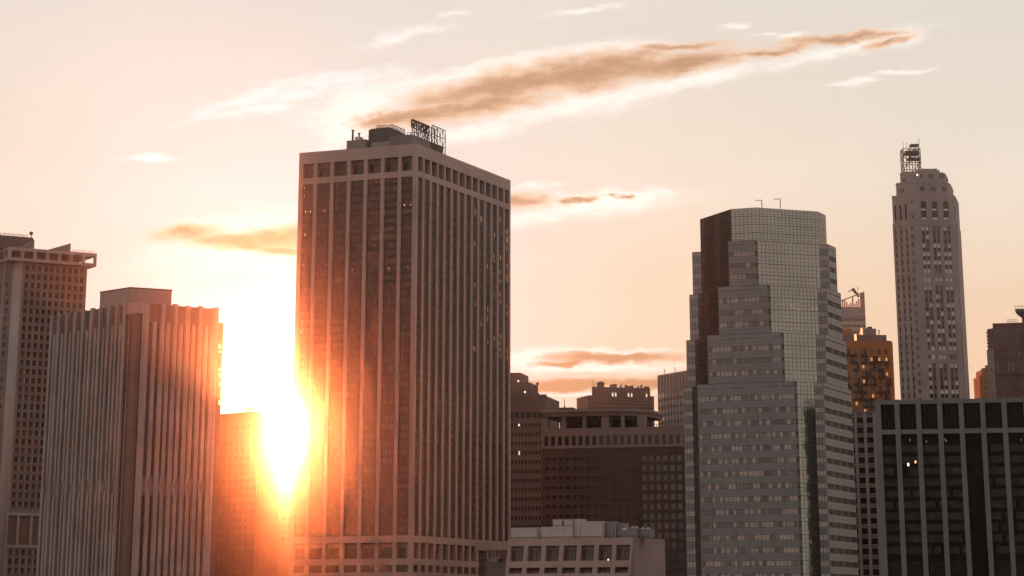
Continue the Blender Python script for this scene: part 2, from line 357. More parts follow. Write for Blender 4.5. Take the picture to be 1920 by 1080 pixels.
def central_tower():
    H = atY(781.9, 269, 1000).z; C = atZ(781.9, 269, H)
    L = C - E1*54.5; Rr = C + E2*96.9; B = L + E2*96.9; poly = [L, C, Rr, B]
    t = thing('office_tower', 'tall brown tower with pale columns in the centre, the sun at its left edge', 'tower', ((L+Rr)/2).to_2d().to_3d())
    FL, FR = Face(L, C), Face(C, Rr); FB, FD = Face(Rr, B), Face(B, L)
    z = lambda v: FL.Z(781.5, v)
    zc, zw0, zb = z(291.4), z(318.5), z(330)            # cornice bottom, top-window sill, belt bottom
    y1, y2, y3, y4, y5, y6 = z(1003.5), z(1016.5), z(1046.7), z(1058.6), z(1072.5), z(1085)
    m = MB(); m.prism(poly, zc, H); m.build('cornice', 'limestone', t)
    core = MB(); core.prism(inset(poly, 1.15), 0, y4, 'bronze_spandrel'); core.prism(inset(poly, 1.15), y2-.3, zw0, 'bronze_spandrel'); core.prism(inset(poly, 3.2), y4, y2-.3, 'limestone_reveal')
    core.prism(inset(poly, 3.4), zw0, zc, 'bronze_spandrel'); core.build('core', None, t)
    for f in (FB, FD):
        w = MB(); n = 14 if f is FD else 7
        for i in range(n+1): f.box(w, max(.1, f.L*i/n-.9), min(f.L-.1, f.L*i/n+.9), 0, zc, -1.2, 0)
        for a, b in ((zb, zw0), (y2, y1)): f.box(w, .1, f.L-.1, a, b, -1.2, -.05)
        w.build('rear_wall', 'limestone', t)
    for p, q in ((L, 0), (C, 1), (Rr, 2)):               # corner piers
        m = MB(); w1, w2 = 1.9, 1.5
        if q == 1: pts = [C-E1*w1, C, C+E2*w2, C+E2*w2-E1*w1]
        elif q == 0: pts = [L, L+E1*w1, L+E1*w1+E2*1.4, L+E2*1.4]
        else: pts = [Rr-E2*w2-E1*1.4, Rr-E2*w2, Rr, Rr-E1*1.4]
        m.prism(pts, 0, zc); m.build('corner_pier', 'limestone', t)
    for f, n, cw, e0, e1, npan in ((FL, 7, 1.6, 1.9, 1.9, 6), (FR, 14, 1.55, 1.5, 1.5, 4)):
        edges = [e0] + [x for i in range(1, n) for x in (f.L*i/n - cw/2, f.L*i/n + cw/2)] + [f.L-e1]
        for i in range(1, n):
            m = MB(); f.box(m, f.L*i/n-cw/2, f.L*i/n+cw/2, 0, zc, -1.1, 0); m.build('column', 'limestone', t)
        for (za, zb2) in ((zb, zw0), (y2, y1), (y4, y3), (y6, y5)):
            m = MB()
            for i in range(n): f.box(m, edges[2*i], edges[2*i+1], za, zb2, -1.1, -.06)
            m.build('belt_course', 'limestone', t)
        for i in range(n):
            a0, a1 = edges[2*i], edges[2*i+1]
            strip_bay(t, f, a0, a1, y1, zb, npan, .8, 43, 'bronze_glass', 'bronze_glass_pale', 'bronze_spandrel', 'mullion')
            for za, zb2, dd in ((zw0, zc, 3.0), (y3, y2, 2.4), (y5, y4, .9)):
                m = MB(); hh = (zb2-za); mh = .0 if dd < 1 else .30*hh
                f.box(m, a0, a1, za, zb2-mh, -dd-.1, -dd, 'bronze_glass')
                wn = m.build('window', None, t)
                if mh: m = MB(); f.box(m, a0, a1, zb2-mh, zb2, -dd-.1, -dd+.35); m.build('lintel', 'limestone_reveal', wn)
                m = MB()
                for k in range(1, npan): f.box(m, a0+(a1-a0)*k/npan-.09, a0+(a1-a0)*k/npan+.09, za, zb2-mh, -dd, -dd+.15)
                m.build('mullion', 'mullion', wn)
            strip_bay(t, f, a0, a1, 0, y6, npan, .8, 2, 'bronze_glass', 'bronze_glass_pale', 'bronze_spandrel', 'mullion', name='lobby_glass')
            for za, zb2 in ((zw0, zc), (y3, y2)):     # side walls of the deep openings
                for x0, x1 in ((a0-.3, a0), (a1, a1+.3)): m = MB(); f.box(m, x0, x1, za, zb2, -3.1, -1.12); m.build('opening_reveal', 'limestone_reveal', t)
    # roof blocks, in metres along E1 (from the corner, negative) and E2
    def P(s, r): return C + E1*s + E2*r
    def blk(s0, s1, r0, r1, hgt, m, name='penthouse', z0=0.):
        q = MB(); q.prism([P(s0, r0), P(s1, r0), P(s1, r1), P(s0, r1)], H+z0, H+hgt); q.build(name, m, t)
    zv = lambda v, s_, r_: atY(960, v, P(s_, r_).y).z - H      # height above the roof that shows at picture row v
    hl = zv(262.5, -32, 8); blk(-36.5, -27.5, 8, 22, hl, 'penthouse_grey'); hm = zv(242, -22, 10); blk(-27.3, -17, 10, 24, hm, 'roof_dark'); blk(-24, -13.2, 6, 9.9, zv(265, -18, 6), 'penthouse_pale')
    hf = zv(252, -3, 1); blk(-13, -2.6, 1, 31, hf, 'penthouse_grey')
    blk(-26.8, -17.5, 10.5, 20, hm+.5, 'roof_dark', 'parapet', hm)
    # lit windows; right-face panes are window reflections painted as glow
    rr = random.Random(3)
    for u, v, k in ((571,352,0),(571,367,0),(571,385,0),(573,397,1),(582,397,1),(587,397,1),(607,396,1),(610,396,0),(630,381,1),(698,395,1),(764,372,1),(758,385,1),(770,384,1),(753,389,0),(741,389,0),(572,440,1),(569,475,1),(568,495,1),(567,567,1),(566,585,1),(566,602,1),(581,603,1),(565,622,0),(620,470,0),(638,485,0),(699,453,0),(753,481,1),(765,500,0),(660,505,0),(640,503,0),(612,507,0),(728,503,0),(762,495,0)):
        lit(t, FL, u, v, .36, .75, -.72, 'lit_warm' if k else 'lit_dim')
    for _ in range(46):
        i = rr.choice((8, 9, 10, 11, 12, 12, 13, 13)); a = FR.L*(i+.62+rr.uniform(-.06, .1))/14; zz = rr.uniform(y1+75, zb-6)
        m = MB(); FR.box(m, a-.16, a+.16, zz, zz+1.9, -.74, -.66); m.build('lit_or_glint_pane', 'lit_glint', t)
    return C, H, P, hf, hm, hl
TC, TH, TP, THF, THM, THL = central_tower()

def lattice(mb, a, b, z0, z1, n, w, rows=1, x=True):
    """bolted frame between ground points a and b"""
    a, b = Vector((a[0], a[1], 0)), Vector((b[0], b[1], 0)); up = Vector((0, 0, 1))
    for i in range(n+1): p = a.lerp(b, i/n); mb.bar(p+up*z0, p+up*z1, w)
    for r in range(rows+1): zz = z0+(z1-z0)*r/rows; mb.bar(a+up*zz, b+up*zz, w)
    if x:
        for i in range(n):
            for r in range(rows):
                za, zb = z0+(z1-z0)*r/rows, z0+(z1-z0)*(r+1)/rows; p, q = a.lerp(b, i/n), a.lerp(b, (i+1)/n)
                if (i+r) % 2: mb.bar(p+up*za, q+up*zb, w*.6)
                else: mb.bar(p+up*zb, q+up*za, w*.6)

def tz(v, s_, r_): return atY(960, v, TP(s_, r_).y).z
t = thing('billboard_frame', 'dark steel lattice sign frame on the roof of the central brown tower', 'sign frame', TP(-3, 20) + Vector((0, 0, THF)))
zt = tz(223.5, -3, 1.5)
m = MB(); lattice(m, TP(-3, 1.5), TP(-3, 18), TH+THF, zt, 8, .3, 2); m.build('front_lattice', 'steel_dark', t)
m = MB(); lattice(m, TP(-3.4, 1.5), TP(-3.4, 16), zt-3.2, zt-.3, 6, .4, 1)
for k in range(7): m.bar(TP(-3.2, 2+k*1.9)+Vector((0,0,zt-3.0)), TP(-3.2, 3.1+k*1.9)+Vector((0,0,zt-.8-(k % 3)*.5)), .6)
m.build('letter_rack', 'steel_dark', t)
m = MB(); lattice(m, TP(-2.0, 18.5), TP(-2.0, 32), TH, tz(245, -2, 32), 5, .28, 3); lattice(m, TP(-5.0, 18.5), TP(-5.0, 30), TH+THF, tz(243, -2, 30), 4, .24, 2); m.build('side_lattice', 'steel_dark', t)
m = MB()
for k in range(6): m.bar(TP(-3, 2+k*3.1)+Vector((0, 0, zt-.4)), TP(-8, 2+k*3.1)+Vector((0, 0, TH+THF)), .22)
m.build('back_stay', 'steel_dark', t)
t = thing('roof_railing', 'thin lattice railing along the highest roof block of the central brown tower', 'railing', TP(-17.2, 12) + Vector((0, 0, THM)))
z0 = TH+THM+.6
m = MB(); lattice(m, TP(-24, 10.8), TP(-17.8, 10.8), z0, z0+1.0, 6, .18, 1); lattice(m, TP(-17.2, 10.5), TP(-17.2, 24), TH+THM, TH+THM+1.8, 9, .2, 1); lattice(m, TP(-16, 24), TP(-8, 27), TH+THF, TH+THM+.5, 6, .2, 2); m.build('rail', 'steel_dark', t)
t = thing('roof_vent', 'tall thin dark flue pipe on the left roof block of the central tower', 'vent pipe', TP(-34.2, 9)+Vector((0, 0, THL)), 'flues on the central tower')
zl = TH+THL; m = MB(); p = TP(-34.2, 9); m.cyl(p, .42, zl, zl+4.2, 10); m.build('pipe', 'steel_dark', t); m = MB(); m.cyl(p, .6, zl+4.2, zl+4.6, 10); m.build('cap', 'steel_dark', t)
t = thing('roof_vent', 'short pale vent box with a stub pipe on the roof of the central tower', 'vent pipe', TP(-32, 9)+Vector((0, 0, THL)), 'flues on the central tower')
m = MB(); p = TP(-32, 9); m.prism([p-E1*1.2, p+E1*1.2, p+E1*1.2+E2*3, p-E1*1.2+E2*3], zl, zl+1.6); m.build('housing', 'unit_white', t)
m = MB(); m.cyl(p+E2*1.5, .35, zl+1.6, zl+3.4, 10); m.cyl(p+E2*1.5, .6, zl+3.0, zl+3.4, 10); m.build('pipe', 'steel_dark', t)

# ---------------------------------------------------------------- ribbed tower on the left
def ribbed_tower():
    H = atY(257.5, 566.5, 950).z; C = atZ(257.5, 566.5, H); L = atZ(97.5, 592.5, H); Rr = atZ(408.7, 579, H)
    B = L + Rr - C; poly = [L, C, Rr, B]
    t = thing('office_tower', 'pale ribbed tower with a box penthouse, left of the setting sun', 'tower', ((L+Rr)/2).to_2d().to_3d())
    FL, FR = Face(L, C), Face(C, Rr)
    core = MB(); core.prism(inset(poly, .9), 0, H-.6); core.build('core', 'rib_panel', t)
    zl = lambda v: FL.Z(190, v); zr = lambda v: FR.Z(340, v)
    zg1, zg0 = FL.Z(217, 893), FL.Z(217, 930)            # louvre storey
    aN = FL.A(236, 620); aE = FL.L
    ar0 = FR.A(279, 620)
    # corner: panel on top, glazed recess below, pier on the right side
    m = MB(); ztop = H-7.5*.9
    zrec = FL.Z(255, 587); m.prism([FL.P(aN, 0), C, FR.P(ar0, 0), FR.P(ar0, 0, -1.2), FL.P(aN, 0, -1.2)], zrec, H+.05); m.build('corner_panel', 'rib_concrete', t)
    m = MB(); m.prism([FR.P(2.6, 0), FR.P(ar0, 0), FR.P(ar0, 0, -1.2), FR.P(2.6, 0, -1.2)], 0, zrec); m.build('corner_pier', 'rib_concrete', t)
    gf = Face(FL.P(aN, 0, -.35), FR.P(2.6, 0, -.35)); m = MB(); n = 34; hh = zrec/n
    for k in range(n):
        gf.box(m, 0, gf.L, hh*k, hh*k+hh*.35, -.4, .05, 'bronze_spandrel')
        for i in range(6): gf.quad(m, gf.L*i/6, gf.L*(i+1)/6, hh*k+hh*.35, hh*(k+1), 0, 'rib_glass', .01)
    for i in range(7): gf.box(m, gf.L*i/6-.13, gf.L*i/6+.13, 0, zrec, -.1, .25, 'rib_concrete' if i in (1, 3, 5) else 'mullion')
    m.build('corner_glazing', None, t)
    for f, n, a0, a1, zz, zp in ((FL, 9, 0, aN, zl, 7.6), (FR, 5.4, ar0, FR.L, zr, 6.9)):
        pit = (a1-a0)/n; mw, sw = 1.45, 1.25
        if f is FR: mw, sw = 1.75, 1.6
        k = 0; mains = []
        while a0 + k*pit < a1 + .3: mains.append(a0 + k*pit); k += 1
        if f is FL: mains[0] += mw/2; mains[-1] -= mw/2
        else: mains = mains[1:] + [a1-.6]
        for i, a in enumerate(mains):                    # full-height ribs
            w = mw if not (f is FR and i == len(mains)-1) else 1.2
            m = MB(); f.box(m, a-w/2, a+w/2, 0, H+(.45 if i % 2 else .12), -.9, .75); m.build('rib', 'rib_concrete', t)
        prev = [a0 - (0 if f is FR else 0)] + mains if f is FR else mains
        for a, b in zip(prev, prev[1:]):
            x0 = a + (mw/2 if not (f is FR and a == a0) else .05); x1 = b - mw/2
            if x1 - x0 < .6: continue
            mid = (x0+x1)/2
            m = MB(); f.box(m, x0, x1, H-zp, H-.1, -.9, -.45); m.build('parapet_panel', 'rib_panel', t)
            if x1 - x0 > 3:
                for lo, hi, nm in ((zg1, H-zp-.02, 'up'), (0, zg0, 'down')):
                    m = MB(); f.box(m, mid-sw/2, mid+sw/2, lo, hi, -.9, .45)
                    s = -1 if f is FL else 1
                    if nm == 'up':                        # the rib ends in a bent hook
                        m.hexa([f.P(mid-sw*.15-s*1.1, lo-3.4, .3), f.P(mid+sw*.2-s*1.1, lo-3.4, .3), f.P(mid+sw*.2-s*1.1, lo-3.4, -.5), f.P(mid-sw*.15-s*1.1, lo-3.4, -.5),
                                f.P(mid-sw/2, lo, .45), f.P(mid+sw/2, lo, .45), f.P(mid+sw/2, lo, -.9), f.P(mid-sw/2, lo, -.9)])
                    else:
                        m.hexa([f.P(mid-sw/2, hi, .45), f.P(mid+sw/2, hi, .45), f.P(mid+sw/2, hi, -.9), f.P(mid-sw/2, hi, -.9),
                                f.P(mid-sw*.2-s*1.0, hi+3.6, .2), f.P(mid+sw*.15-s*1.0, hi+3.6, .2), f.P(mid+sw*.15-s*1.0, hi+3.6, -.5), f.P(mid-sw*.2-s*1.0, hi+3.6, -.5)])
                    m.build('half_rib', 'rib_concrete', t)
            m = MB(); f.box(m, x0, x1, zg0+1.0, zg1-1.0, -.9, -.40); m.build('louvre_panel', 'brown_band', t)
            fl = 26; h1 = (H-zp-zg1)/fl; m = MB()
            for k in range(fl):
                zb = zg1 + k*h1; f.box(m, x0, x1, zb, zb+h1*.3, -.9, -.48, 'bronze_spandrel'); f.quad(m, x0, x1, zb+h1*.3, zb+h1, -.6, 'rib_glass', .01)
            fl = 12; h1 = zg0/fl
            for k in range(fl): f.box(m, x0, x1, k*h1, k*h1+h1*.3, -.9, -.48, 'bronze_spandrel'); f.quad(m, x0, x1, k*h1+h1*.3, k*h1+h1, -.6, 'rib_glass', .01)
            m.build('window_strip', None, t)
        m = MB()                                          # thin floor joints across the ribs
        for k in range(0, 40):
            z = 8 + k*3.1
            if z < H-8 and not (zg0-1 < z < zg1+1):
                for a in mains: f.box(m, a-.5, a+.5, z, z+.10, .70, .765)
        m.build('joint', 'rib_panel', t)
    for f in (Face(Rr, B), Face(B, L)):
        m = MB()
        for k in range(12): f.box(m, f.L*k/12+.3, f.L*k/12+2, 0, H-.1, -.9, .4)
        m.build('rear_rib', 'rib_concrete', t)
    m = MB(); q = inset(poly, 1.2); m.prism(q, H-.6, H-.3); m.build('roof', 'roof_dark', t)
    # penthouse
    d1, d2 = FL.d, FR.d
    base = atZ(243.8, 538.7, H+7)                       # its front corner
    c = Vector((base.x, base.y, 0)) 
    pl = atZ(188, 547.5, H+7); pr = atZ(322.5, 543.7, H+7)
    m = MB(); m.prism([pl, base, pr, pl+pr-base], H-.3, H+7); ph = m.build('penthouse', 'penthouse_pale', t)
    m = MB(); m.prism(inset([pl, base, pr, pl+pr-base], -.12), H+6.6, H+7.15); m.build('coping', 'roof_dark', ph)
    # lower wing behind on the right, sun glimmer on its slit windows painted as glow
    w0 = Rr + d2*.1; zt = FR.Z(409, 605)
    m = MB(); m.prism([w0, w0+d2*2.6, w0+d2*2.6-d1*30, w0-d1*30], 0, zt); m.build('side_wing', 'rib_panel', t)
    fw = Face(w0, w0+d2*2.6)
    for v in (650, 660, 693, 703, 720, 755): lit(t, fw, 411.5, v, 1.0, 1.6 if v in (650, 703, 755) else .8, .12, 'lit_warm')
    return t, H, base, pl, pr
BT, BH, bc, bl, br = ribbed_tower()

# ---------------------------------------------------------------- waffle tower at the left edge
def waffle_tower():
    H = atY(17, 462.5, 1150).z; C = atZ(17, 462.5, H); d = dirv(31.4); e = dirv(121.4)
    cr = Face(C, C + d*60); W = cr.A(182, 476); cr = Face(C, C + d*W); D = 60
    poly = [C + e*D, C, C + d*W, C + d*W + e*D]
    poly = [C, C + d*W, C + d*W + e*D, C + e*D]
    t = thing('office_tower', 'brown waffle-fronted tower with an overhanging frame crown, cut by the left edge of the photo', 'tower', (C + d*20 + e*25).to_2d().to_3d())
    zb = cr.Z(17, 487.5); zw1, zw0 = cr.Z(17, 468.5), cr.Z(17, 481.8)
    cl = Face(C + e*D, C)                                # crown's left side
    m = MB(); m.prism(inset(poly, 0), zw1, H); m.build('crown_top', 'crown_concrete', t)
    m = MB(); m.prism(inset(poly, 0), zb, zw0); m.build('crown_base', 'crown_concrete', t)
    m = MB(); q = inset(poly, 4.5); q2 = [Vector((*q[0], 0)), Vector((*q[1], 0)) - d*4, Vector((*q[2], 0)) - d*4, Vector((*q[3], 0))]
    m.prism([p.to_2d() for p in q2], zw0, zw1); m.build('crown_wall', 'rib_panel', t)
    us = [18.5, 43, 66.3, 90, 112.5, 135, 158, 180.5]
    for u in us:
        a = cr.A(u, 475); m = MB(); cr.box(m, max(.02, a-.75), min(W-.02, a+.75), zw0, zw1, -1.4, -.03); m.build('crown_post', 'crown_concrete', t)
    for k in range(1, 8):
        m = MB(); cl.box(m, D-k*6.3-.7, D-k*6.3+.7, zw0, zw1, -1.4, -.03); m.build('crown_post', 'crown_concrete', t)
    # body
    bf = Face(C - Vector((d.y, -d.x, 0))*2.5, C - Vector((d.y, -d.x, 0))*2.5 + d*W)
    aL, aR = bf.A(40, 520), bf.A(163.5, 510)
    pA, pB = bf.P(aL, 0), bf.P(aR, 0)
    side = Face(pB, pB + e*50)
    corner = bf.P(aL-6.2, 0) + e*5.5
    pl2 = [pA, pB, pB + e*52, pA + e*52 - d*10, corner + e*20 - d*2, corner]
    core = MB(); core.prism([pA - bf.n*1.1 + d*.2, pB - bf.n*1.1 - d*1.2, pB - d*1.2 + e*52, corner + e*52, corner + e*1.2+d*.5], 0, zb-.02); core.build('core', 'waffle_concrete', t)
    # floor pitch from the picture, waffle cells
    pit = (bf.Z(100, 492) - bf.Z(100, 932)) / 27; n = 10; wp = (aR-1.2-aL-1.0)/n
    zB1, zB0 = bf.Z(40, 966), bf.Z(40, 1023)
    its = []; wall = MB()
    cols = [(aL+1.0+wp*i+.55, aL+1.0+wp*(i+1)-.55) for i in range(n)]
    rows = []; z = zb - .3
    while z - pit > zB1+.5: rows.append((z-pit+.35, z-pit+.35+pit*.62)); z -= pit
    its += grid(wall, bf, cols, list(reversed(rows)), aL+.6, aR-.05, zB1, zb-.02, .9, m='waffle_concrete')
    rows2 = []; z = zB0 - .6
    while z - pit > 0: rows2.append((z-pit+.35, z-pit+.35+pit*.62)); z -= pit
    its += grid(wall, bf, cols, list(reversed(rows2)), aL+.6, aR-.05, 0, zB0, .9, m='waffle_concrete')
    # projecting surround of every cell: sill and left cheek
    for (a0, a1) in cols:
        for (r0, r1) in rows + rows2:
            bf.box(wall, a0-.40, a0-.02, r0-.3, r1+.3, -.2, .32, 'crown_concrete'); bf.box(wall, a0-.02, a1+.35, r1+.02, r1+.42, -.2, .26, 'waffle_concrete'); bf.box(wall, a0-.02, a1+.3, r0-.42, r0-.05, -.2, .30, 'waffle_concrete')
    wall.build('wall', None, t)
    windows(t, its, 'waffle_glass')
    m = MB(); bf.box(m, aL-.2, aL+.55, 0, zb-.02, -1, .35); m.build('corner_rib', 'crown_concrete', t)
    # plant storey
    m = MB()
    for z0, z1 in ((zB1-.2, zB1+1.0), (zB0-.9, zB0+.3)): bf.box(m, aL-6, aR-.2, z0, z1, -1, .45)
    for a in (aL+5.4, aL+11.7, aL+18, aL+24.3): bf.box(m, a-.5, a+.5, zB0, zB1, -1, .4)
    m.build('plant_frame', 'crown_concrete', t)
    m = MB(); bf.box(m, aL+.6, aR-.1, zB0, zB1, -1, -.5); m.build('plant_louvre', 'rib_panel', t)
    # round corner shaft in its niche
    cc = bf.P((bf.A(23.75, 700)), 0) - bf.n*1.4
    m = MB(); m.cyl(cc, 2.25, 0, zb-.02, 28); o = m.build('round_shaft', 'crown_concrete', t)
    for p in o.data.polygons: p.use_smooth = len(p.vertices) == 4
    cw = Face(corner - d*40 + e*2, corner); a = cw.L
    m = MB(); lf = Face(C + e*30 - d*1, C + e*4.5 - d*1.0)
    lw = MB(); li = []
    nf = Face(corner, pA)
    li += grid(lw, nf, [(nf.L*.12, nf.L*.3), (nf.L*.7, nf.L*.88)], list(reversed(rows)), .05, nf.L-.3, zB1, zb-.03, .5, m='waffle_concrete')
    sf = Face(corner + e*40, corner)
    li += grid(lw, sf, cols_even(0, 39, 9, 2.6), list(reversed(rows)), 0, sf.L-.05, 0, zb-.03, .6, m='waffle_concrete')
    lw.build('niche_wall', None, t)
    windows(t, li, 'waffle_glass', 'side_window')
    m = MB(); sf.box(m, sf.L-.9, sf.L+.0, 0, zb-.03, -.3, .5); m.build('side_rib', 'crown_concrete', t)
    # right return with slits
    sw = MB(); g2 = grid(sw, side, cols_even(0, 50, 8, 2.5), list(reversed(rows)), .05, 50, 0, zb-.03, .5, m='waffle_concrete'); sw.build('side_wall', None, t)
    windows(t, g2, 'waffle_glass', 'return_window')
    # roof: dark plant block, two wedge skylights
    m = MB(); p0 = atZ(63, 446, H+6); m.prism([p0 - d*30, p0, p0 + e*30, p0 + e*30 - d*30], H, H+6); pr_ = m.build('plant_room', 'roof_dark', t)
    m = MB(); lattice(m, p0-d*22, p0-d*3, H+6, H+7, 10, .18); m.build('rail', 'steel_dark', pr_)
    for u0, u1, ub, vt, hh in ((38, 68, 68, 455, 4.6), (93, 136.5, 136.5, 460, 4.4)):
        a0, a1 = cr.A(u0, 470), cr.A(u1, 470)
        m = MB(); m.prism([cr.P(a0, 0, -3), cr.P(a1, 0, -3), cr.P(a1, 0, -13), cr.P(a0, 0, -13)], H, H+.2, tops=[H+.3, H+hh, H+hh, H+.3]); m.build('skylight', 'penthouse_grey', t)
    m = MB(); lattice(m, cr.P(cr.A(136.5, 470), 0, -1), cr.P(W-1, 0, -1), H, H+1.0, 8, .12); m.build('roof_rail', 'steel_dark', t)
    r = thing('satellite_dish', 'round dish on the dark roof block of the tower at the left edge', 'dish', p0 - d*1.2 + Vector((0, 0, 0)))
    r.location = (p0.x, p0.y, H+6)
    m = MB(); m.ball(p0 - d*1.3 + Vector((0, 0, 2.0)), .95); o = m.build('dish', 'steel_dark', r)
    m = MB(); m.cyl(p0 - d*1.3, .3, H+6, H+7.3, 8, r1=.2); m.build('mount', 'steel_dark', r)
waffle_tower()

# ---------------------------------------------------------------- dark block behind the sun, and a far roof in the gap
def dark_block():
    H = atY(497, 772, 1300).z; pr = atZ(485, 772.5, H); pl = atZ(405, 778.5, H); f = Face(pl, pr); f = Face(pl - f.d*30, pr)
    Lb = f.L; 
    t = thing('office_block', 'dark brick block in the gap between ribbed tower and central tower, sun over its roof', 'building', f.P(Lb/2, 0, -30))
    wall = MB(); core = MB(); core.prism([f.P(0,0,-1), f.P(Lb,0,-1), f.P(Lb,0,-16), f.P(0,0,-16)], 0, H); core.build('core', 'dark_brick', t)
    n = int(Lb/4.2); its = grid(wall, f, cols_even(.5, Lb-.5, n, 2.0), rows_even(H-6, 3.9, 1.9, int((H-8)/3.9)), 0, Lb, 0, H+.4, .06, m='dark_brick')
    wall.build('wall', None, t); windows(t, its, 'window_dusk')
    a, z = f.hit(455, 768)
    k = thing('roof_frame', 'small dark steel frame on the roof of the dark block under the sun', 'roof frame', f.P(a, 0, -6) + Vector((0, 0, H)))
    m = MB(); lattice(m, f.P(a-4, 0, -5), f.P(a+4, 0, -5), H+.2, H+2.4, 5, .35, 1); m.build('lattice', 'steel_dark', k)
    m = MB(); m.prism([f.P(a-4.3,0,-4.5), f.P(a+4.3,0,-4.5), f.P(a+4.3,0,-9), f.P(a-4.3,0,-9)], H+2.4, H+2.9); m.build('deck', 'steel_dark', k)
    H2 = atY(535, 897, 1500).z; f = Face(atZ(480, 897, H2), atZ(575, 897, H2)); f = Face(f.p0, f.p1)
    t = thing('office_block', 'far low roof seen in the narrow slot under the sun', 'building', f.P(f.L/2, 0, -15))
    wall = MB(); its = grid(wall, f, cols_even(.5, f.L-.5, 8, 2), rows_even(H2-3, 3.8, 1.9, 9), 0, f.L, 0, H2, .35, m='dark_brick')
    wall.prism([f.P(0,0,-1), f.P(f.L,0,-1), f.P(f.L,0,-30), f.P(0,0,-30)], 0, H2-.3, 'dark_brick'); wall.build('wall', None, t); windows(t, its, 'window_dark')
    for u, w, h in ((528, 1.6, 2.6), (535.5, 2.2, 1.4), (541, 1.8, 3.4), (546, 3, 2.4)):
        a = f.A(u, 890); m = MB(); f.box(m, a-w/2, a+w/2, H2, H2+h, -8, -3); m.build('chimney', 'dark_brick', t)
dark_block()

# ---------------------------------------------------------------- stepped brown tower right of the central tower
def stepped_brown():
    Y = 1250; f = Face(atY(945, 740, Y), atY(945, 740, Y) + dirv(-12)*60); W = f.A(1023.5, 740); a0 = -20
    H = f.Z(1010, 741.5)
    t = thing('office_tower', 'brown stepped tower with tiny windows, just right of the central tower', 'tower', f.P(10, 0, -15))
    rows0 = [(f.Z(1000, 783.5), f.Z(1000, 773))]; pit = (f.Z(1000, 783.5)-f.Z(1000, 975))/11
    rows1 = [(rows0[0][0]-pit*(k+1)+.0, rows0[0][0]-pit*(k+1)+1.9) for k in range(int(rows0[0][0]/pit)-1)]
    wall = MB(); wall.prism([f.P(a0,0,-1), f.P(W,0,-1), f.P(W,0,-35), f.P(a0,0,-35)], 0, H-.2, 'brown_stone')
    zm = rows0[0][0]-1.2; p = f.A(967.5, 780) - f.A(956.5, 780); c0 = f.A(969, 780)
    cb = [(c0+p*k-1.1, c0+p*k+1.1) for k in range(-6, 6) if a0+2 < c0+p*k < W-1.5]
    i0 = grid(wall, f, cb, rows0, a0, W, zm, H, .5, m='brown_stone')
    n = int((W-a0)/1.75); i1 = grid(wall, f, cols_even(a0+.6, W-.6, n, .85), list(reversed(rows1)), a0, W, 0, zm, .35, m='brown_stone')
    for k in range(0, len(rows1), 2): f.box(wall, a0, W, rows1[k][1]+.5, rows1[k][1]+.75, -.1, .12, 'brown_band')
    f.box(wall, a0, W+.1, H, H+.5, -2, .2, 'brown_band')
    wall.build('wall', None, t); windows(t, i0, 'window_dark'); windows(t, i1, 'window_dark', limit=80)
    for u0, u1, v, dep in ((930, 972.7, 699, -4), (972.9, 990, 717.5, -4.2), (990.1, 993.5, 732, -4.4)):
        m = MB(); A0, A1 = f.A(u0, v), f.A(u1, v); f.box(m, A0, A1, H-.2, f.Z(960, v, dep), -24, dep); m.build('penthouse', 'brown_stone', t)
    for u, v in ((962,791),(973,797),(969,810),(973.5,846),(973.5,851)): lit(t, f, u, v, .5, 1.15, -.2, 'lit_pale')
    for u, v in ((1010.5,820),(1010.5,836)): lit(t, f, u, v, .6, 1.2, -.2, 'lit_dim')
    for u, v in ((972, 714.5), (984, 735)): lit(t, f, u, v, .7, 1.0, -4.0 if v < 720 else .1, 'lit_pale')
    a = f.A(1005.6, 730); k = thing('antenna_mast', 'slim mast with a ball on top, on the brown stepped tower', 'antenna', f.P(a, H, -3))
    m = MB(); q = f.P(a, 0, -3); m.cyl(q, .28, H, f.Z(1005, 720), 8); m.bar(q+Vector((0,0,H+.4)), q-f.d*3.6+Vector((0,0,H+.4)), .2); m.bar(q+Vector((0,0,H+6)), q-f.d*3.4+Vector((0,0,H+.2)), .16); m.build('pole', 'steel_dark', k)
    m = MB(); m.ball(Vector((q.x, q.y, f.Z(1005, 718.5))), .75); m.build('ball_finial', 'steel_dark', k)
stepped_brown()

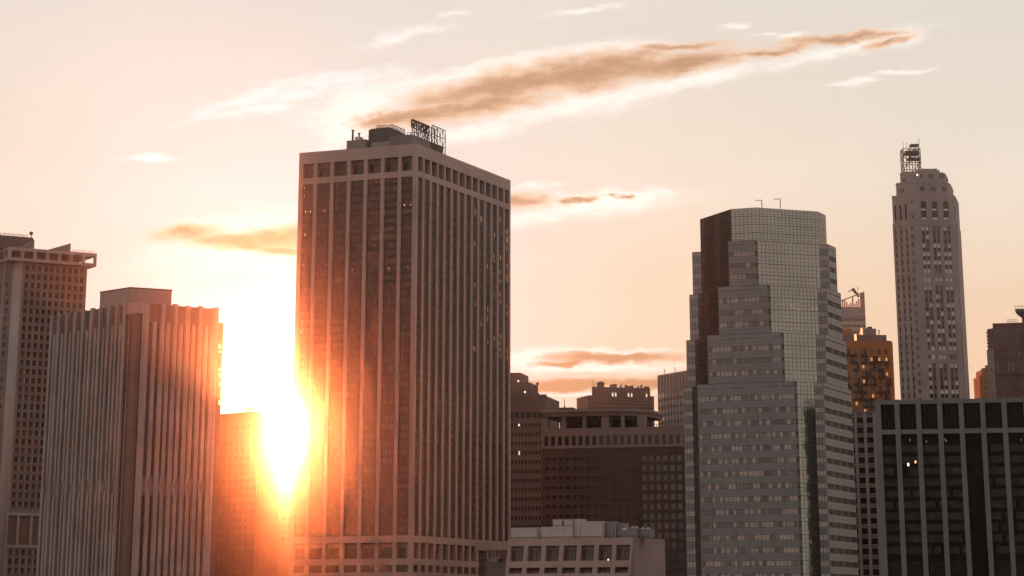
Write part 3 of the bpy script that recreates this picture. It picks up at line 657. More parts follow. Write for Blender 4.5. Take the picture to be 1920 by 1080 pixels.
# ---------------------------------------------------------------- wide brown block with an open rooftop pavilion
def wide_brown():
    H = atY(1015, 806, 1150).z; p0 = atZ(1015, 806, H); f = Face(p0, p0 + dirv(-14.8)*70); W = f.A(1300, 801)
    t = thing('office_block', 'wide dark red-brown block with rows of windows and a rooftop pavilion', 'building', f.P(W/2, 0, -25))
    core = MB(); core.prism([f.P(0,0,-1), f.P(W,0,-1), f.P(W,0,-55), f.P(0,0,-55)], 0, H-.5); core.build('core', 'red_brick', t)
    zt, zs = f.Z(1030, 818.5), f.Z(1030, 836); zb = f.Z(1030, 841)
    p = f.A(1095, 828) - f.A(1082.06, 828); c0 = f.A(1024, 828)
    cols = [(c0+p*k-.95, c0+p*k+.95) for k in range(int((W-2)/p)+1) if c0+p*k+1 < W]
    up = MB(); i0 = grid(up, f, cols, [(zs, zt)], 0, W, zb, H, .45, m='brown_band'); f.box(up, 0, W, zb-.1, zb+.9, -.3, .18, 'brown_band')
    f.box(up, 0, W, H, H+.45, -1.6, .1, 'brown_band'); up.build('attic_wall', None, t); windows(t, i0, 'window_dark')
    pit = (f.Z(1090, 859) - f.Z(1090, 966.5))/6; z = f.Z(1090, 857)
    rows = []
    while z - 2 > 0: rows.append((z-1.5, z)); z -= pit
    aM = f.A(1197, 900); wall = MB()
    cA = [c for c in [(c0+.4+p*k-.85, c0+.4+p*k+.85) for k in range(40)] if c[1] < aM]; cB = [c for c in [(c0+.4+p*k-1.05, c0+.4+p*k+1.05) for k in range(40)] if c[0] > aM+.4 and c[1] < W]
    i1 = grid(wall, f, cA, list(reversed(rows)), 0, aM, 0, zb-.1, .3, m='red_brick')
    i2 = grid(wall, f, cB, [(a-.8, b+.3) for a, b in reversed(rows)], aM, W, 0, zb-.1, .3, m='red_brick')
    for r in rows:
        f.box(wall, .5, aM-.3, r[1]+.25, r[1]+.6, -.1, .14, 'brown_stone'); f.box(wall, aM+.3, W, r[0]-1.15, r[0]-.85, -.1, .1, 'brown_stone')
    wall.build('wall', None, t); windows(t, i1, 'window_dark'); windows(t, i2, 'window_grey', limit=60)
    # pavilion with rounded corner roof
    zr0, zr1 = f.Z(1100, 781, -6), f.Z(1100, 768.5, -6)
    A0, A1 = f.A(1016, 775, -4), f.A(1213, 775, -4)
    m = MB(); pts = [f.P(A0, 0, -4), f.P(A1-20, 0, -4)] + [f.P(A1-20 + 20*math.sin(x), 0, -24 + 20*math.cos(x)) for x in [k*math.pi/16 for k in range(1, 9)]] + [f.P(A1, 0, -40), f.P(A0, 0, -40)]
    m.prism(pts, zr0, zr1); pv = m.build('pavilion_roof', 'brown_stone', t)
    m = MB(); m.prism(inset(pts, -.5), zr1-1.0, zr1+.15); m.build('rim', 'brown_band', pv)
    for u0, u1 in ((1016.5, 1027), (1053, 1060), (1091.8, 1098), (1127, 1141), (1164, 1169), (1194.5, 1210)):
        m = MB(); f.box(m, f.A(u0, 790, -5), f.A(u1, 790, -5), H-.4, zr0, -8, -5); m.build('pavilion_pier', 'brown_band', t)
    m = MB(); f.box(m, f.A(1051, 790, -30), f.A(1206, 790, -30), H-.4, zr0, -31, -29); m.build('pavilion_wall', 'steel_dark', t)
    m = MB(); f.box(m, f.A(1051, 790, -30), f.A(1206, 790, -30), H+3, zr0, -28.9, -28.6); m.build('pavilion_screen', 'roof_dark', t)
    m = MB(); f.box(m, f.A(1143, 786, -10), f.A(1188, 786, -10), f.Z(1160, 786.5, -10), f.Z(1160, 781.5, -10), -11, -10); m.build('duct', 'penthouse_grey', t)
    m = MB(); f.box(m, f.A(1062, 792, -10), f.A(1091, 792, -10), f.Z(1070, 791, -10), f.Z(1070, 788.5, -10), -11, -10); m.bar(f.P(f.A(1101, 800, -9), H, -9), f.P(f.A(1101, 800, -9), zr0, -9), .5); m.bar(f.P(f.A(1105, 800, -9), H, -9), f.P(f.A(1126, 800, -9), zr0, -9), .4); m.bar(f.P(f.A(1146, 800, -9), H, -9), f.P(f.A(1146, 800, -9), zr0, -9), .8); m.build('pipework', 'brown_stone', t)
    m = MB(); a0, a1 = f.A(1046, 765, -10), f.A(1074, 765, -10); f.box(m, a0, a1, zr1+.6, zr1+1.6, -16, -10)
    for k in range(5): f.box(m, a0+(a1-a0)*k/4.4, a0+(a1-a0)*k/4.4+.5, zr1+.1, zr1+.6, -12, -10)
    m.build('roof_hatch', 'roof_dark', t)
    k = thing('antenna_mast', 'thin whip aerial on the pavilion roof of the wide brown block', 'antenna', f.P(f.A(1058, 760, -12), zr1, -12))
    m = MB(); q = f.P(f.A(1058.5, 760, -12), 0, -12); m.cyl(q, .16, zr1+1.6, f.Z(1058, 748, -12), 6); m.build('whip', 'steel_dark', k); m = MB(); m.cyl(q, .4, zr1+1.6, zr1+2.2, 6); m.build('base', 'steel_dark', k)
    k = thing('roof_railing', 'thin railing on the parapet of the wide brown block', 'railing', f.P(f.A(1240, 800), H, -1))
    m = MB(); lattice(m, f.P(f.A(1196, 800), 0, -1), f.P(f.A(1275, 800), 0, -1), H+.45, H+1.5, 16, .14, 1, False); m.build('rail', 'steel_dark', k)
wide_brown()

# ---------------------------------------------------------------- battlemented building
def crenel():
    Y = 1400; H = atY(1110.7, 724.8, Y).z; f = Face(atZ(1110.7, 724.8, H), atZ(1219, 727.6, H)); W = f.L
    t = thing('office_tower', 'brown battlemented tower top with see-through arches and a turret, behind the pavilion', 'tower', f.P(W/2, 0, -12))
    zo0, zo1 = f.Z(1160, 743.5), f.Z(1160, 735.5); ops = []
    for u in (1149.5, 1155, 1179, 1185, 1213): a = f.A(u, 740); ops.append((a-.62, a+.62))
    m = MB(); grid(m, f, ops, [(zo0, zo1)], 0, W, zo0-2, H, .3, back=.9, m='brown_stone')
    for a0, a1 in ops:                                   # rounded heads of the openings
        f.box(m, a0, a0+.28, zo1-.6, zo1, -1.1, -.02, 'brown_stone'); f.box(m, a1-.28, a1, zo1-.6, zo1, -1.1, -.02, 'brown_stone')
    rr = random.Random(5); a = f.A(1141, 724)
    for u in (1146, 1151, 1155, 1164, 1174, 1178, 1182, 1186, 1197, 1203, 1210, 1215):
        a = f.A(u, 724); w = rr.uniform(.7, 1.3); f.box(m, a-w/2, a+w/2, H, H+rr.uniform(.7, 1.7), -1, 0, 'brown_stone')
    m.build('parapet', None, t)
    b = MB(); b.prism([f.P(-2.4,0,-.3), f.P(W+2.3,0,-.3), f.P(W+2.3,0,-22), f.P(-2.4,0,-22)], 0, zo0-2, 'brown_stone')
    zl = f.Z(1105, 741); f.box(b, -2.4, -.02, zo0-2, zl, -22, -.3, 'brown_stone'); f.box(b, W+.02, W+2.3, zo0-2, f.Z(1226, 743), -22, -.3, 'brown_stone')
    for v in (755, 762): f.box(b, -2.4, W+2.3, f.Z(1160, v), f.Z(1160, v-1.5), -.4, -.1, 'brown_band')
    for k in range(13): f.box(b, W*k/13+.3, W*k/13+.9, f.Z(1160, 752), f.Z(1160, 747), -.4, .15, 'brown_band')
    b.build('wall', None, t)
    a0, a1 = f.A(1123.5, 720), f.A(1133.5, 720); m = MB(); f.box(m, a0, a1, H, f.Z(1128, 717.5), -4, -.5); f.box(m, a0-.5, a1+.5, f.Z(1128, 718.6), f.Z(1128, 717), -4.4, -.2); f.box(m, a0+.7, a1-.7, f.Z(1128, 717), f.Z(1128, 715), -3.6, -.8); m.build('turret', 'brown_stone', t)
    its = [(f, f.A(u, 790)-.8, f.A(u, 790)+.8, f.Z(1215, 800), f.Z(1215, 768), -.2) for u in (1212, 1218.5)]
    windows(t, its, 'window_dark')
    for u, v0, tl in ((1115, 712, 'leaning whip aerial left of the turret on the battlemented tower'), (1169, 716, 'thin whip aerial on the middle of the battlemented parapet')):
        a = f.A(u, 724); k = thing('antenna_mast', tl, 'antenna', f.P(a, H, -1.5), 'aerials on the battlemented tower')
        m = MB(); m.bar(f.P(a, H-.5, -1.5), f.P(a-.6, f.Z(u, v0), -1.5), .18); m.build('whip', 'steel_dark', k)
        m = MB(); m.bar(f.P(a-.5, H+.8, -1.5), f.P(a+.5, H+.8, -1.5), .15); m.build('bracket', 'steel_dark', k)
crenel()

# ---------------------------------------------------------------- striped block left of the glass tower
def striped():
    Y = 1450; H = atY(1233.4, 704, Y).z; p = atZ(1233.4, 704, H); f = Face(p, atZ(1279, 696.2, H)); W = f.L + 14; f = Face(p, p + f.d*W)
    t = thing('office_tower', 'far white-finned block half hidden behind the left side of the glass tower', 'tower', f.P(W/2, 0, -12))
    zm = f.Z(1250, 737)
    b = MB(); b.prism([f.P(0,0,-.8), f.P(W,0,-.8), f.P(W,0,-25), f.P(0,0,-25)], 0, H-.3); b.build('core', 'penthouse_grey', t)
    pit = f.A(1245.5, 750) - f.A(1239.8, 750); n = int(W/pit)
    for k in range(n+1):
        m = MB(); f.box(m, max(.01, pit*k-.28), min(W, pit*k+.28), 0, H+.1, -.8, .25); m.build('fin', 'crown_concrete', t)
    m = MB(); f.box(m, 0, W, H-1.2, H, -.8, .1); m.build('coping', 'penthouse_grey', t)
    m = MB()
    for k in range(n): f.box(m, pit*k+.28, pit*(k+1)-.28, zm, H-1.2, -.8, -.3)
    m.build('louvre_panel', 'penthouse_grey', t)
    rp = f.Z(1250, 752) - f.Z(1250, 766.3); its = []; sp = MB(); z = zm
    while z - rp > 0:
        for k in range(n): its.append((f, pit*k+.32, pit*(k+1)-.32, z-rp, z-rp+rp*.36, -.3)); f.box(sp, pit*k+.28, pit*(k+1)-.28, z-rp+rp*.38, z, -.8, -.28)
        z -= rp
    sp.build('spandrel', 'crown_concrete', t); windows(t, its, 'window_dark')
    for u, v in ((1237,742),(1243,741),(1238,788),(1243,786),(1237,775)): lit(t, f, u, v, .6, 1.8, -.2, 'lit_dim')
    for u, v0, tl in ((1241, 692, 'short forked aerial at the left end of the white-finned block'), (1261, 693, 'short leaning aerial in the middle of the white-finned block')):
        a = f.A(u, 702); k = thing('antenna_mast', tl, 'antenna', f.P(a, H, -2), 'aerials on the white-finned block')
        m = MB(); m.bar(f.P(a, H-.2, -2), f.P(a-.7 if u > 1250 else a, H+3.4, -2), .25); m.build('pole', 'steel_dark', k)
        m = MB(); m.bar(f.P(a-.1, H+1.5, -2), f.P(a-1, H+3.2, -2), .2); m.build('arm', 'steel_dark', k)
striped()

# ---------------------------------------------------------------- low pale block in front, battered walls, and its plant
def low_block():
    H = atY(1192, 1007.5, 990).z; C = atZ(1192, 1007.5, H); d = dirv(-24); e = dirv(66)
    f0 = Face(C - d*80, C); W = 80 - f0.A(953.6, 1010.8); L = C - d*W
    f = Face(L, C, .25, H); fr = Face(C, C + e*32)
    t = thing('office_block', 'low pale concrete block with sloping front and deep windows, below the central tower', 'building', (C - d*20 + e*15).to_2d().to_3d())
    def Z(v): return f0.Z(1100, v)
    z1, z0, w1, w0 = Z(1022.5), Z(1051.5), Z(1064), Z(1075)
    m = MB(); a = lambda z: [f.P(0, z), f.P(W, z), f.P(W, z) + e*(32+.25*(H-z)), f.P(0, z) + e*(32+.25*(H-z))]
    # side and rear body (set back behind the front wall)
    m.hexa([f.P(.3, 0, -3.2), f.P(W-.3, 0, -3.2), f.P(W-.3, 0, -3.2)+e*(29+.25*H), f.P(.3, 0, -3.2)+e*(29+.25*H), f.P(.3, H-.6, -3.2), f.P(W-.3, H-.6, -3.2), f.P(W-.3, H-.6, -3.2)+e*29, f.P(.3, H-.6, -3.2)+e*29], 'limestone_reveal')
    m.build('core', None, t)
    us = [(959.5, 984), (992, 1017), (1025.5, 1050.5), (1058.5, 1083.5), (1091.5, 1116), (1124.5, 1149.5), (1157.5, 1183)]
    cols = [(f0.A(u0, 1035) - (80-W), f0.A(u1, 1035) - (80-W)) for u0, u1 in us]
    wall = MB(); its = grid(wall, f, cols, [(w0, w1), (z0, z1)], 0, W-.02, 0, H, 2.4, back=.6, m='limestone'); wall.build('front_wall', None, t)
    m = MB(); b0 = Face(C, C + e*32)
    m.hexa([f.P(W, 0), f.P(W, 0)+e*(32+.25*H), f.P(W, 0)+e*(32+.25*H)-d*1, f.P(W, 0)-d*1, f.P(W, H), f.P(W, H)+e*32, f.P(W, H)+e*32-d*1, f.P(W, H)-d*1], 'limestone'); m.build('side_wall', None, t)
    for (ff, a0, a1, zz0, zz1, dd) in its:
        m = MB(); tall = zz1 - zz0 > 4; n = 4 if tall else 6; hh = zz1-zz0; mh = .28*hh if tall else 0
        ff.box(m, a0, a1, zz0, zz1-mh, dd-.15, dd, 'bronze_glass')
        if mh: ff.box(m, a0, a1, zz1-mh, zz1, dd-.15, dd+.3, 'limestone_reveal')
        wn = m.build('window', None, t); m = MB()
        for k in range(1, n): ff.box(m, a0+(a1-a0)*k/n-.08, a0+(a1-a0)*k/n+.08, zz0, zz1-mh, dd, dd+.2)
        m.build('mullion', 'mullion' if tall else 'brown_band', wn)
    m = MB(); m.hexa([f.P(.05, H-.59, -.1), f.P(W-1.1, H-.59, -.1), f.P(W-1.1, H-.59, -.1)+e*30, f.P(.05, H-.59, -.1)+e*30, f.P(.05, H-.05, -.1), f.P(W-1.1, H-.05, -.1), f.P(W-1.1, H-.05, -.1)+e*30, f.P(.05, H-.05, -.1)+e*30]); m.build('roof', 'roof_dark', t)
    lit(t, f, 1144, 1050.5, .5, .9, -2.2, 'lit_pale')
    # plant on the roof
    def Pt(u, back): a = f0.A(u, 1000, -back) - (80-W); q = C - d*(W-a) + e*back; return q
    def unit(u0, u1, v0, back, dep, m, name, label, cat, grp=None, z0=0., extra=None):
        p0, p1 = Pt(u0, back), Pt(u1, back); zt = Face(C-d*80 + e*back, C + e*back).Z((u0+u1)/2, v0)
        k = thing(name, label, cat, (p0+p1)/2 + Vector((0, 0, z0 + (H if not z0 else 0))), grp); k.location.z = (H if not z0 else z0)
        b = MB(); zb = k.location.z; b.prism([p0, p1, p1+e*dep, p0+e*dep], zb, zt); hs = b.build('housing', m, k)
        b = MB(); b.prism(inset([p0, p1, p1+e*dep, p0+e*dep], -.06), zt-.35, zt+.04); b.build('lid', m, hs)
        ff = Face(p0, p1); b = MB(); n = max(2, int(ff.L/1.1))
        for i in range(n): ff.box(b, ff.L*(i+.25)/n, ff.L*(i+.65)/n, zb+.15, zb+.75, -.05, .05)
        b.build('louvre', 'roof_dark', hs)
        if extra: extra(hs, p0, p1, dep, zt, ff)
        return zt, k
    G = 'plant units on the low pale roof'
    unit(958, 1006.5, 989.5, 3, 8, 'unit_white', 'rooftop_unit', 'long low white unit at the left end of the pale low roof', 'rooftop unit', G)
    zt, _ = unit(1015, 1073.5, 987.5, 3, 6, 'unit_white', 'rooftop_unit', 'long pale unit carrying two small boxes, second from the left on the low roof', 'rooftop unit', G)
    def pipe(k, p0, p1, dep, z, ff):
        b = MB(); q = p0 + e*1; b.cyl(q - d*.4, .4, z-2.4, z-.9, 8); b.ball(Vector((q.x, q.y, z-.9)) - d*.4, .55); b.build('elbow_pipe', 'steel_dark', k)
    unit(1036.5, 1053.5, 974, 4, 3.5, 'unit_white', 'rooftop_unit', 'left small box on top of the long pale unit with two boxes', 'rooftop unit', G, zt, pipe)
    unit(1057, 1074, 974, 4, 3.5, 'unit_white', 'rooftop_unit', 'right small box on top of the long pale unit with two boxes', 'rooftop unit', G, zt, pipe)
    unit(1077, 1088.5, 973.5, 5, 6, 'unit_white', 'rooftop_unit', 'tall narrow white unit left of the largest box on the low roof', 'rooftop unit', G, 0., pipe)
    unit(1089.5, 1129, 977.5, 2.5, 9, 'unit_white', 'rooftop_unit', 'largest white box in the middle of the low pale roof', 'rooftop unit', G)
    unit(1137, 1151, 978, 6, 5, 'unit_grey', 'rooftop_unit', 'grey-blue unit right of the largest white box', 'rooftop unit', G)
    unit(1157, 1171, 981, 8, 5, 'unit_grey', 'rooftop_unit', 'grey unit behind the small white dome vent', 'rooftop unit', G)
    def fans(k, p0, p1, dep, z, ff):
        for i in range(2):
            b = MB(); q = p0.lerp(p1, .28+.44*i) + e*1.6; b.cyl(q, .85, z, z+.5, 12, r1=.7); b.cyl(q, .35, z+.5, z+.8, 8); b.build('fan', 'unit_white', k)
    unit(1180, 1195, 990, 3, 5, 'unit_grey', 'cooling_unit', 'louvred cooling unit with two fans, left one of the pair at the right end', 'cooling unit', 'cooling units on the low roof', 0., fans)
    unit(1197, 1219.5, 992, 5, 5, 'unit_grey', 'cooling_unit', 'louvred cooling unit with two fans, at the far right end of the low roof', 'cooling unit', 'cooling units on the low roof', 0., fans)
    q = Pt(1171, 2.5); k = thing('roof_vent', 'small white dome vent on a stem near the right of the low roof', 'vent pipe', (q.x, q.y, H))
    b = MB(); b.cyl(q, .75, H, H+2.2, 10); b.build('stem', 'unit_grey', k); b = MB(); b.ball(q + Vector((0, 0, 2.9)), 1.15, None, .7); b.build('dome', 'unit_white', k)
    q = Pt(1154.5, 5); k = thing('roof_vent', 'thin white standpipe between the two grey units', 'vent pipe', (q.x, q.y, H))
    b = MB(); b.cyl(q, .2, H, H+5.5, 8); b.build('pipe', 'unit_white', k); b = MB(); b.cyl(q, .4, H+5.5, H+5.9, 8); b.build('cap', 'unit_white', k)
    k = thing('roof_railing', 'low dark railing along the front of the pale low roof', 'railing', (C - d*20))
    k.location.z = H
    b = MB(); lattice(b, Pt(957, .8), Pt(1190, .8), H, H+.7, 30, .1, 1, False); b.build('rail', 'roof_dark', k)
    # bridge between the central tower and this block
    fb = Face(L - d*22 - e*1, L + d*1.0 - e*1); fb = Face(L - d*17 + e*5, L - d*.3 + e*5)
    zt2, zb2 = f0.Z(920, 1014.5), f0.Z(920, 1031)
    k = thing('link_bridge', 'pale link bridge between the central tower and the low block', 'bridge', fb.P(fb.L/2, zb2, -2))
    b = MB(); fb.box(b, 0, fb.L, zb2, zt2, -5, 0, 'limestone'); b.build('beam', None, k)
    b = MB(); fb.box(b, .2, fb.L-.2, zb2-12, zb2-.05, -5, -3.5, 'bronze_glass'); fb.box(b, 0, fb.L, zb2-1.8, zb2-1.2, -3.4, -2.8, 'brown_band'); fb.box(b, 0, fb.L, zb2-3.2, zb2-2.7, -3.4, -2.8, 'brown_band'); b.build('glazing', None, k)
    b = MB(); n = 12
    for i in range(1, n): fb.box(b, fb.L*i/n-.05, fb.L*i/n+.05, zb2+.15, zt2-.1, 0, .05)
    b.build('panel_joint', 'limestone_reveal', k)
    k = thing('hanging_hose', 'pale looped hose hanging under the link bridge beside the low block', 'hose', fb.P(fb.L*.45, zb2, -1.5))
    b = MB()
    for s0, w, dr in ((fb.L*.30, 2.6, 4.2), (fb.L*.50, 2.2, 3.6)):
        pts = [fb.P(s0 + w*(i/8) , zb2 - .1 - dr*math.sin(math.pi*i/8)**.6, -.6) for i in range(9)]
        for x, y in zip(pts, pts[1:]): b.bar(x, y, .16)
    b.build('hose', 'unit_white', k)
    b = MB(); fb.box(b, fb.L*.40, fb.L*.58, zb2-4.4, zb2-3.2, -1.2, -.4); b.build('reel', 'unit_grey', k)
low_block()

# ---------------------------------------------------------------- stepped glass tower
def glass_tower():
    H = atY(1416.7, 388.9, 900).z; P2 = atZ(1416.7, 388.9, H)
    h, m0, o = 23.1, 4.75, 3.4
    c = P2 - E1*m0 + E2*h; c.z = 0
    def W(s, t): return c + E1*s + E2*t
    t = thing('glass_tower', 'grey glass tower with setbacks and wide cut corners, right of centre', 'tower', c)
    f1 = Face(W(-30, -h-o), W(30, -h-o))
    zs = [H, f1.Z(1391, 450.7), f1.Z(1394, 535.5), f1.Z(1397, 625.5), f1.Z(1400, 717.5)]
    ms = [m0, m0+.3, m0+4.6, m0+9.1, m0+13.4]
    def ring(k):
        m = ms[k]
        if k == 0: return [(-m,-h),(m,-h),(h,-m),(h,m),(m,h),(-m,h),(-h,m),(-h,-m)]
        q = h + o; return [(-m,-q),(m,-q),(m,-h),(h,-m),(q,-m),(q,m),(h,m),(m,h),(m,q),(-m,q),(-m,h),(-h,m),(-q,m),(-q,-m),(-h,-m),(-m,-h)]
    rg = random.Random(11)
    for k in range(5):
        pts = [W(*p) for p in ring(k)]; z1 = zs[k]; z0 = zs[k+1] if k < 4 else 0
        zc = z0 - (.5 if k < 4 else 0)
        b = MB(); b.prism(inset(pts, .35), zc, z1-.15); b.build('core', 'panel_joint', t)
        b = MB(); b.prism(inset(pts, .03), z1-.15, z1); b.build('roof', 'roof_dark', t)
        n = len(pts)
        st = 4 if k < 4 else int(round(z0 + z1)/((zs[3]-zs[4])/4))
        sh = (z1-z0)/st
        for i in range(n):
            p, q = pts[i], pts[(i+1) % n]; f = Face(p, q); s0, s1 = ring(k)[i], ring(k)[(i+1) % n]
            diag = abs(s0[0]-s1[0]) > .1 and abs(s0[1]-s1[1]) > .1
            vis = f.n.dot((f.P(f.L/2, 0)).normalized()) < .05
            if not vis:
                b = MB(); f.box(b, .05, f.L-.05, zc+.5 if k < 4 else 0, z1-.16, -.35, -.02); b.build('rear_wall', 'panel_grey', t); continue
            if diag or k == 0:                           # mirror curtain wall
                dark = s0[0] < -1 and s0[1] < 1 and s1[1] < 0 and diag  # facets whose dark reflection is painted into the glass tint
                gm = 'mirror_reflecting_dark' if dark or (k == 0 and s0[0] > h-1) else 'mirror_glass'
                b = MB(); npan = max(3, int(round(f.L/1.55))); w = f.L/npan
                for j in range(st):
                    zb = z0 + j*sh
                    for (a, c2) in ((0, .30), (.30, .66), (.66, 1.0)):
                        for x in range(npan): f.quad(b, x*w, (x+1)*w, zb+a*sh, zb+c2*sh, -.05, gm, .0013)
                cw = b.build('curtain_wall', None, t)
                b = MB()
                for x in range(npan+1): f.box(b, max(.01, x*w-.035), min(f.L-.01, x*w+.035), z0, z1-.16, -.2, .03)
                for j in range(st):
                    for a in (0, .30, .66): f.box(b, .01, f.L-.01, z0+j*sh+a*sh-(.09 if a == 0 else .04), z0+j*sh+a*sh+(.09 if a == 0 else .04), -.2, .025)
                b.build('mullion_grid', 'panel_joint', cw)
            elif f.L < 5:                                # short return faces
                b = MB(); npan = 3; w = f.L/3
                for j in range(st):
                    zb = z0+j*sh; f.box(b, .02, f.L-.02, zb, zb+sh*.62, -.35, -.01, 'panel_grey')
                    for x in range(3): f.quad(b, x*w, x*w+w, zb+sh*.62, zb+sh, -.08, 'ribbon_glass', .004)
                    for x in range(1, 3): f.box(b, x*w-.05, x*w+.05, zb, zb+sh, -.2, .02, 'panel_joint')
                    f.box(b, .02, f.L-.02, zb-.05, zb+.05, -.2, .02, 'panel_joint')
                b.build('return_wall', None, t)
            else:                                        # banded faces: panels and window ribbons
                side = s0[0] > h
                b = MB()
                for j in range(st):
                    zb = z0 + j*sh; lo = zb; hi = zb + sh*.58 if j < st-1 else zb + sh*.58
                    f.box(b, .02, f.L-.02, lo, hi, -.35, 0, 'panel_grey')
                    if j == st-1: f.box(b, .02, f.L-.02, z1-1.5 if k else z1-1.4, z1-.16, -.35, .005, 'panel_grey')
                ng = max(1, int(round(f.L/8.2))); gw = f.L/ng
                for x in range(ng*2+1):
                    a = x*gw/2
                    f.box(b, max(.02, a-(.32 if x % 2 == 0 else .0)), min(f.L-.02, a+(.32 if x % 2 == 0 else .02)), z0, z1-.17, -.3, -.012, 'panel_grey')
                sp = b.build('spandrel_panel', None, t)
                b = MB()
                for x in range(1, ng*2): f.box(b, x*gw/2-.035, x*gw/2+.035, z0, z1-.2, -.2, .012)
                for j in range(st): f.box(b, .03, f.L-.03, z0+j*sh+sh*.29-.03, z0+j*sh+sh*.29+.03, -.2, .011); f.box(b, .03, f.L-.03, z0+j*sh+sh*.58-.05, z0+j*sh+sh*.58+.05, -.2, .014); f.box(b, .03, f.L-.03, z0+j*sh-.05, z0+j*sh+.05, -.2, .014)
                b.build('panel_joint', 'panel_joint', sp)
                for j in range(st):
                    zb = z0+j*sh+sh*.58; zt = z0+(j+1)*sh if j < st-1 else z1-1.5
                    r = MB()
                    for g in range(ng):
                        a0 = g*gw+(.32 if g else .15); a1 = (g+1)*gw-.32; n2 = 6; w = (a1-a0)/n2
                        for x in range(n2): f.quad(r, a0+x*w, a0+(x+1)*w, zb, zt, -.16, (random.choice(('ribbon_glass', 'ribbon_glass', 'ribbon_blind', 'ribbon_shade')) if not side else 'black_glass'), .006)
                        for x in range(1, n2): f.box(r, a0+x*w-.05, a0+x*w+.05, zb, zt, -.2, -.1, 'panel_joint')
                    r.build('window_ribbon', None, t)
    ff = Face(W(-ms[4], -h-o), W(ms[4], -h-o))
    for u, v, k in ((1326,735,1),(1352,738,1),(1388,734,1),(1428,733,1),(1394,809,1),(1476,804,1),(1324,826,0),(1348,826,0),(1399,827,1),(1450,825,0),(1416,850,1),(1459,850,1)): lit(t, ff, u, v, .6, .45, -.08, 'lit_dim')
    for u, v in ((1355, 574), (1428, 573)): lit(t, Face(W(-ms[2], -h-o), W(ms[2], -h-o)), u, v, .6, .45, -.08, 'lit_warm')
    fd = Face(W(ms[2], -h), W(h, -ms[2]))
    for u, v in ((1484,574),(1490,577),(1498,580),(1523,577),(1531,579),(1540,582)): lit(t, fd, u, v, .55, .3, .02, 'lit_dim')  # reflected light dots on the mirror facet, painted as glowing panes
    # two davit arms on the roof
    for u, sgn, lab in ((1428.5, -1, 'left one of two thin davit arms on the flat roof of the glass tower'), (1463, -1, 'right one of two thin davit arms on the flat roof of the glass tower')):
        q = Face(W(-30, -h+6), W(30, -h+6)); a = q.A(u, 385); p = q.P(a, H)
        k = thing('davit_arm', lab, 'davit', p, 'davit arms on the glass tower')
        b = MB(); b.cyl(p, .16, H, H+3.6, 8); b.build('post', 'far_metal', k)
        b = MB(); b.bar(p + Vector((0, 0, 3.5)), p - E1*2.4 + Vector((0, 0, 3.6)), .22); b.build('boom', 'far_metal', k)
    return W
GW = glass_tower()

# ---------------------------------------------------------------- dark slab beyond the right edge, seen mirrored in the glass tower's cut corner
def mirrored_slab():
    m4 = 4.75+13.4; f = Face(GW(m4, -23.1), GW(23.1, -m4)); f0 = Face(f.p0 - f.d*40, f.p1 + f.d*40)
    def mirror(u, v, dist):
        a, z = f0.hit(u, v); p = f0.P(a, z); d = Vector(ray(u, v)).normalized(); r = d - f0.n*2*d.dot(f0.n); k = dist / r.to_2d().length
        return p + r*k
    a = mirror(1508, 765, 240); b = mirror(1550, 765, 240); H = a.z; a.z = b.z = 0
    a0, _z = f0.hit(1520, 850); d_ = Vector(ray(1520, 850)); r_ = d_ - f0.n*2*d_.dot(f0.n); r_.z = 0; r_.normalize()
    g = Vector((-r_.y, r_.x, 0)); g = g if g.dot(b-a) > 0 else -g; a2 = a + g*34
    fc = Face(a2, a); dp = Vector((-fc.n.x, -fc.n.y, 0))
    t = thing('office_tower', 'dark slab outside the right edge, mirrored as a black strip in the glass tower', 'tower', (a+a2)/2 + dp*10)
    w = MB(); w.prism([a2 + dp*1, a + dp*1, a + dp*22, a2 + dp*22], 0, H-.3, 'black_glass')
    its = grid(w, fc, cols_even(1, fc.L-1, 8, 2.6), rows_even(H-5, 3.9, 1.7, int((H-8)/3.9)), 0, fc.L, 0, H, .3, m='steel_dark'); w.build('wall', None, t); windows(t, its, 'black_glass_row')
    k = thing('roof_frame', 'small roof frame on the dark slab, mirrored above the black strip in the glass tower', 'roof frame', a + g*3 + dp*3 + Vector((0, 0, H)))
    q = MB(); lattice(q, a + g*1.5 + dp*3, a + g*5 + dp*3, H-.3, H+4, 2, .3, 1); q.build('lattice', 'steel_dark', k)
    q = MB(); q.bar(a + g*1.5 + dp*3 + Vector((0, 0, H+4)), a + g*3 + dp*5 + Vector((0, 0, H-.2)), .25); q.build('stay', 'steel_dark', k)
mirrored_slab()

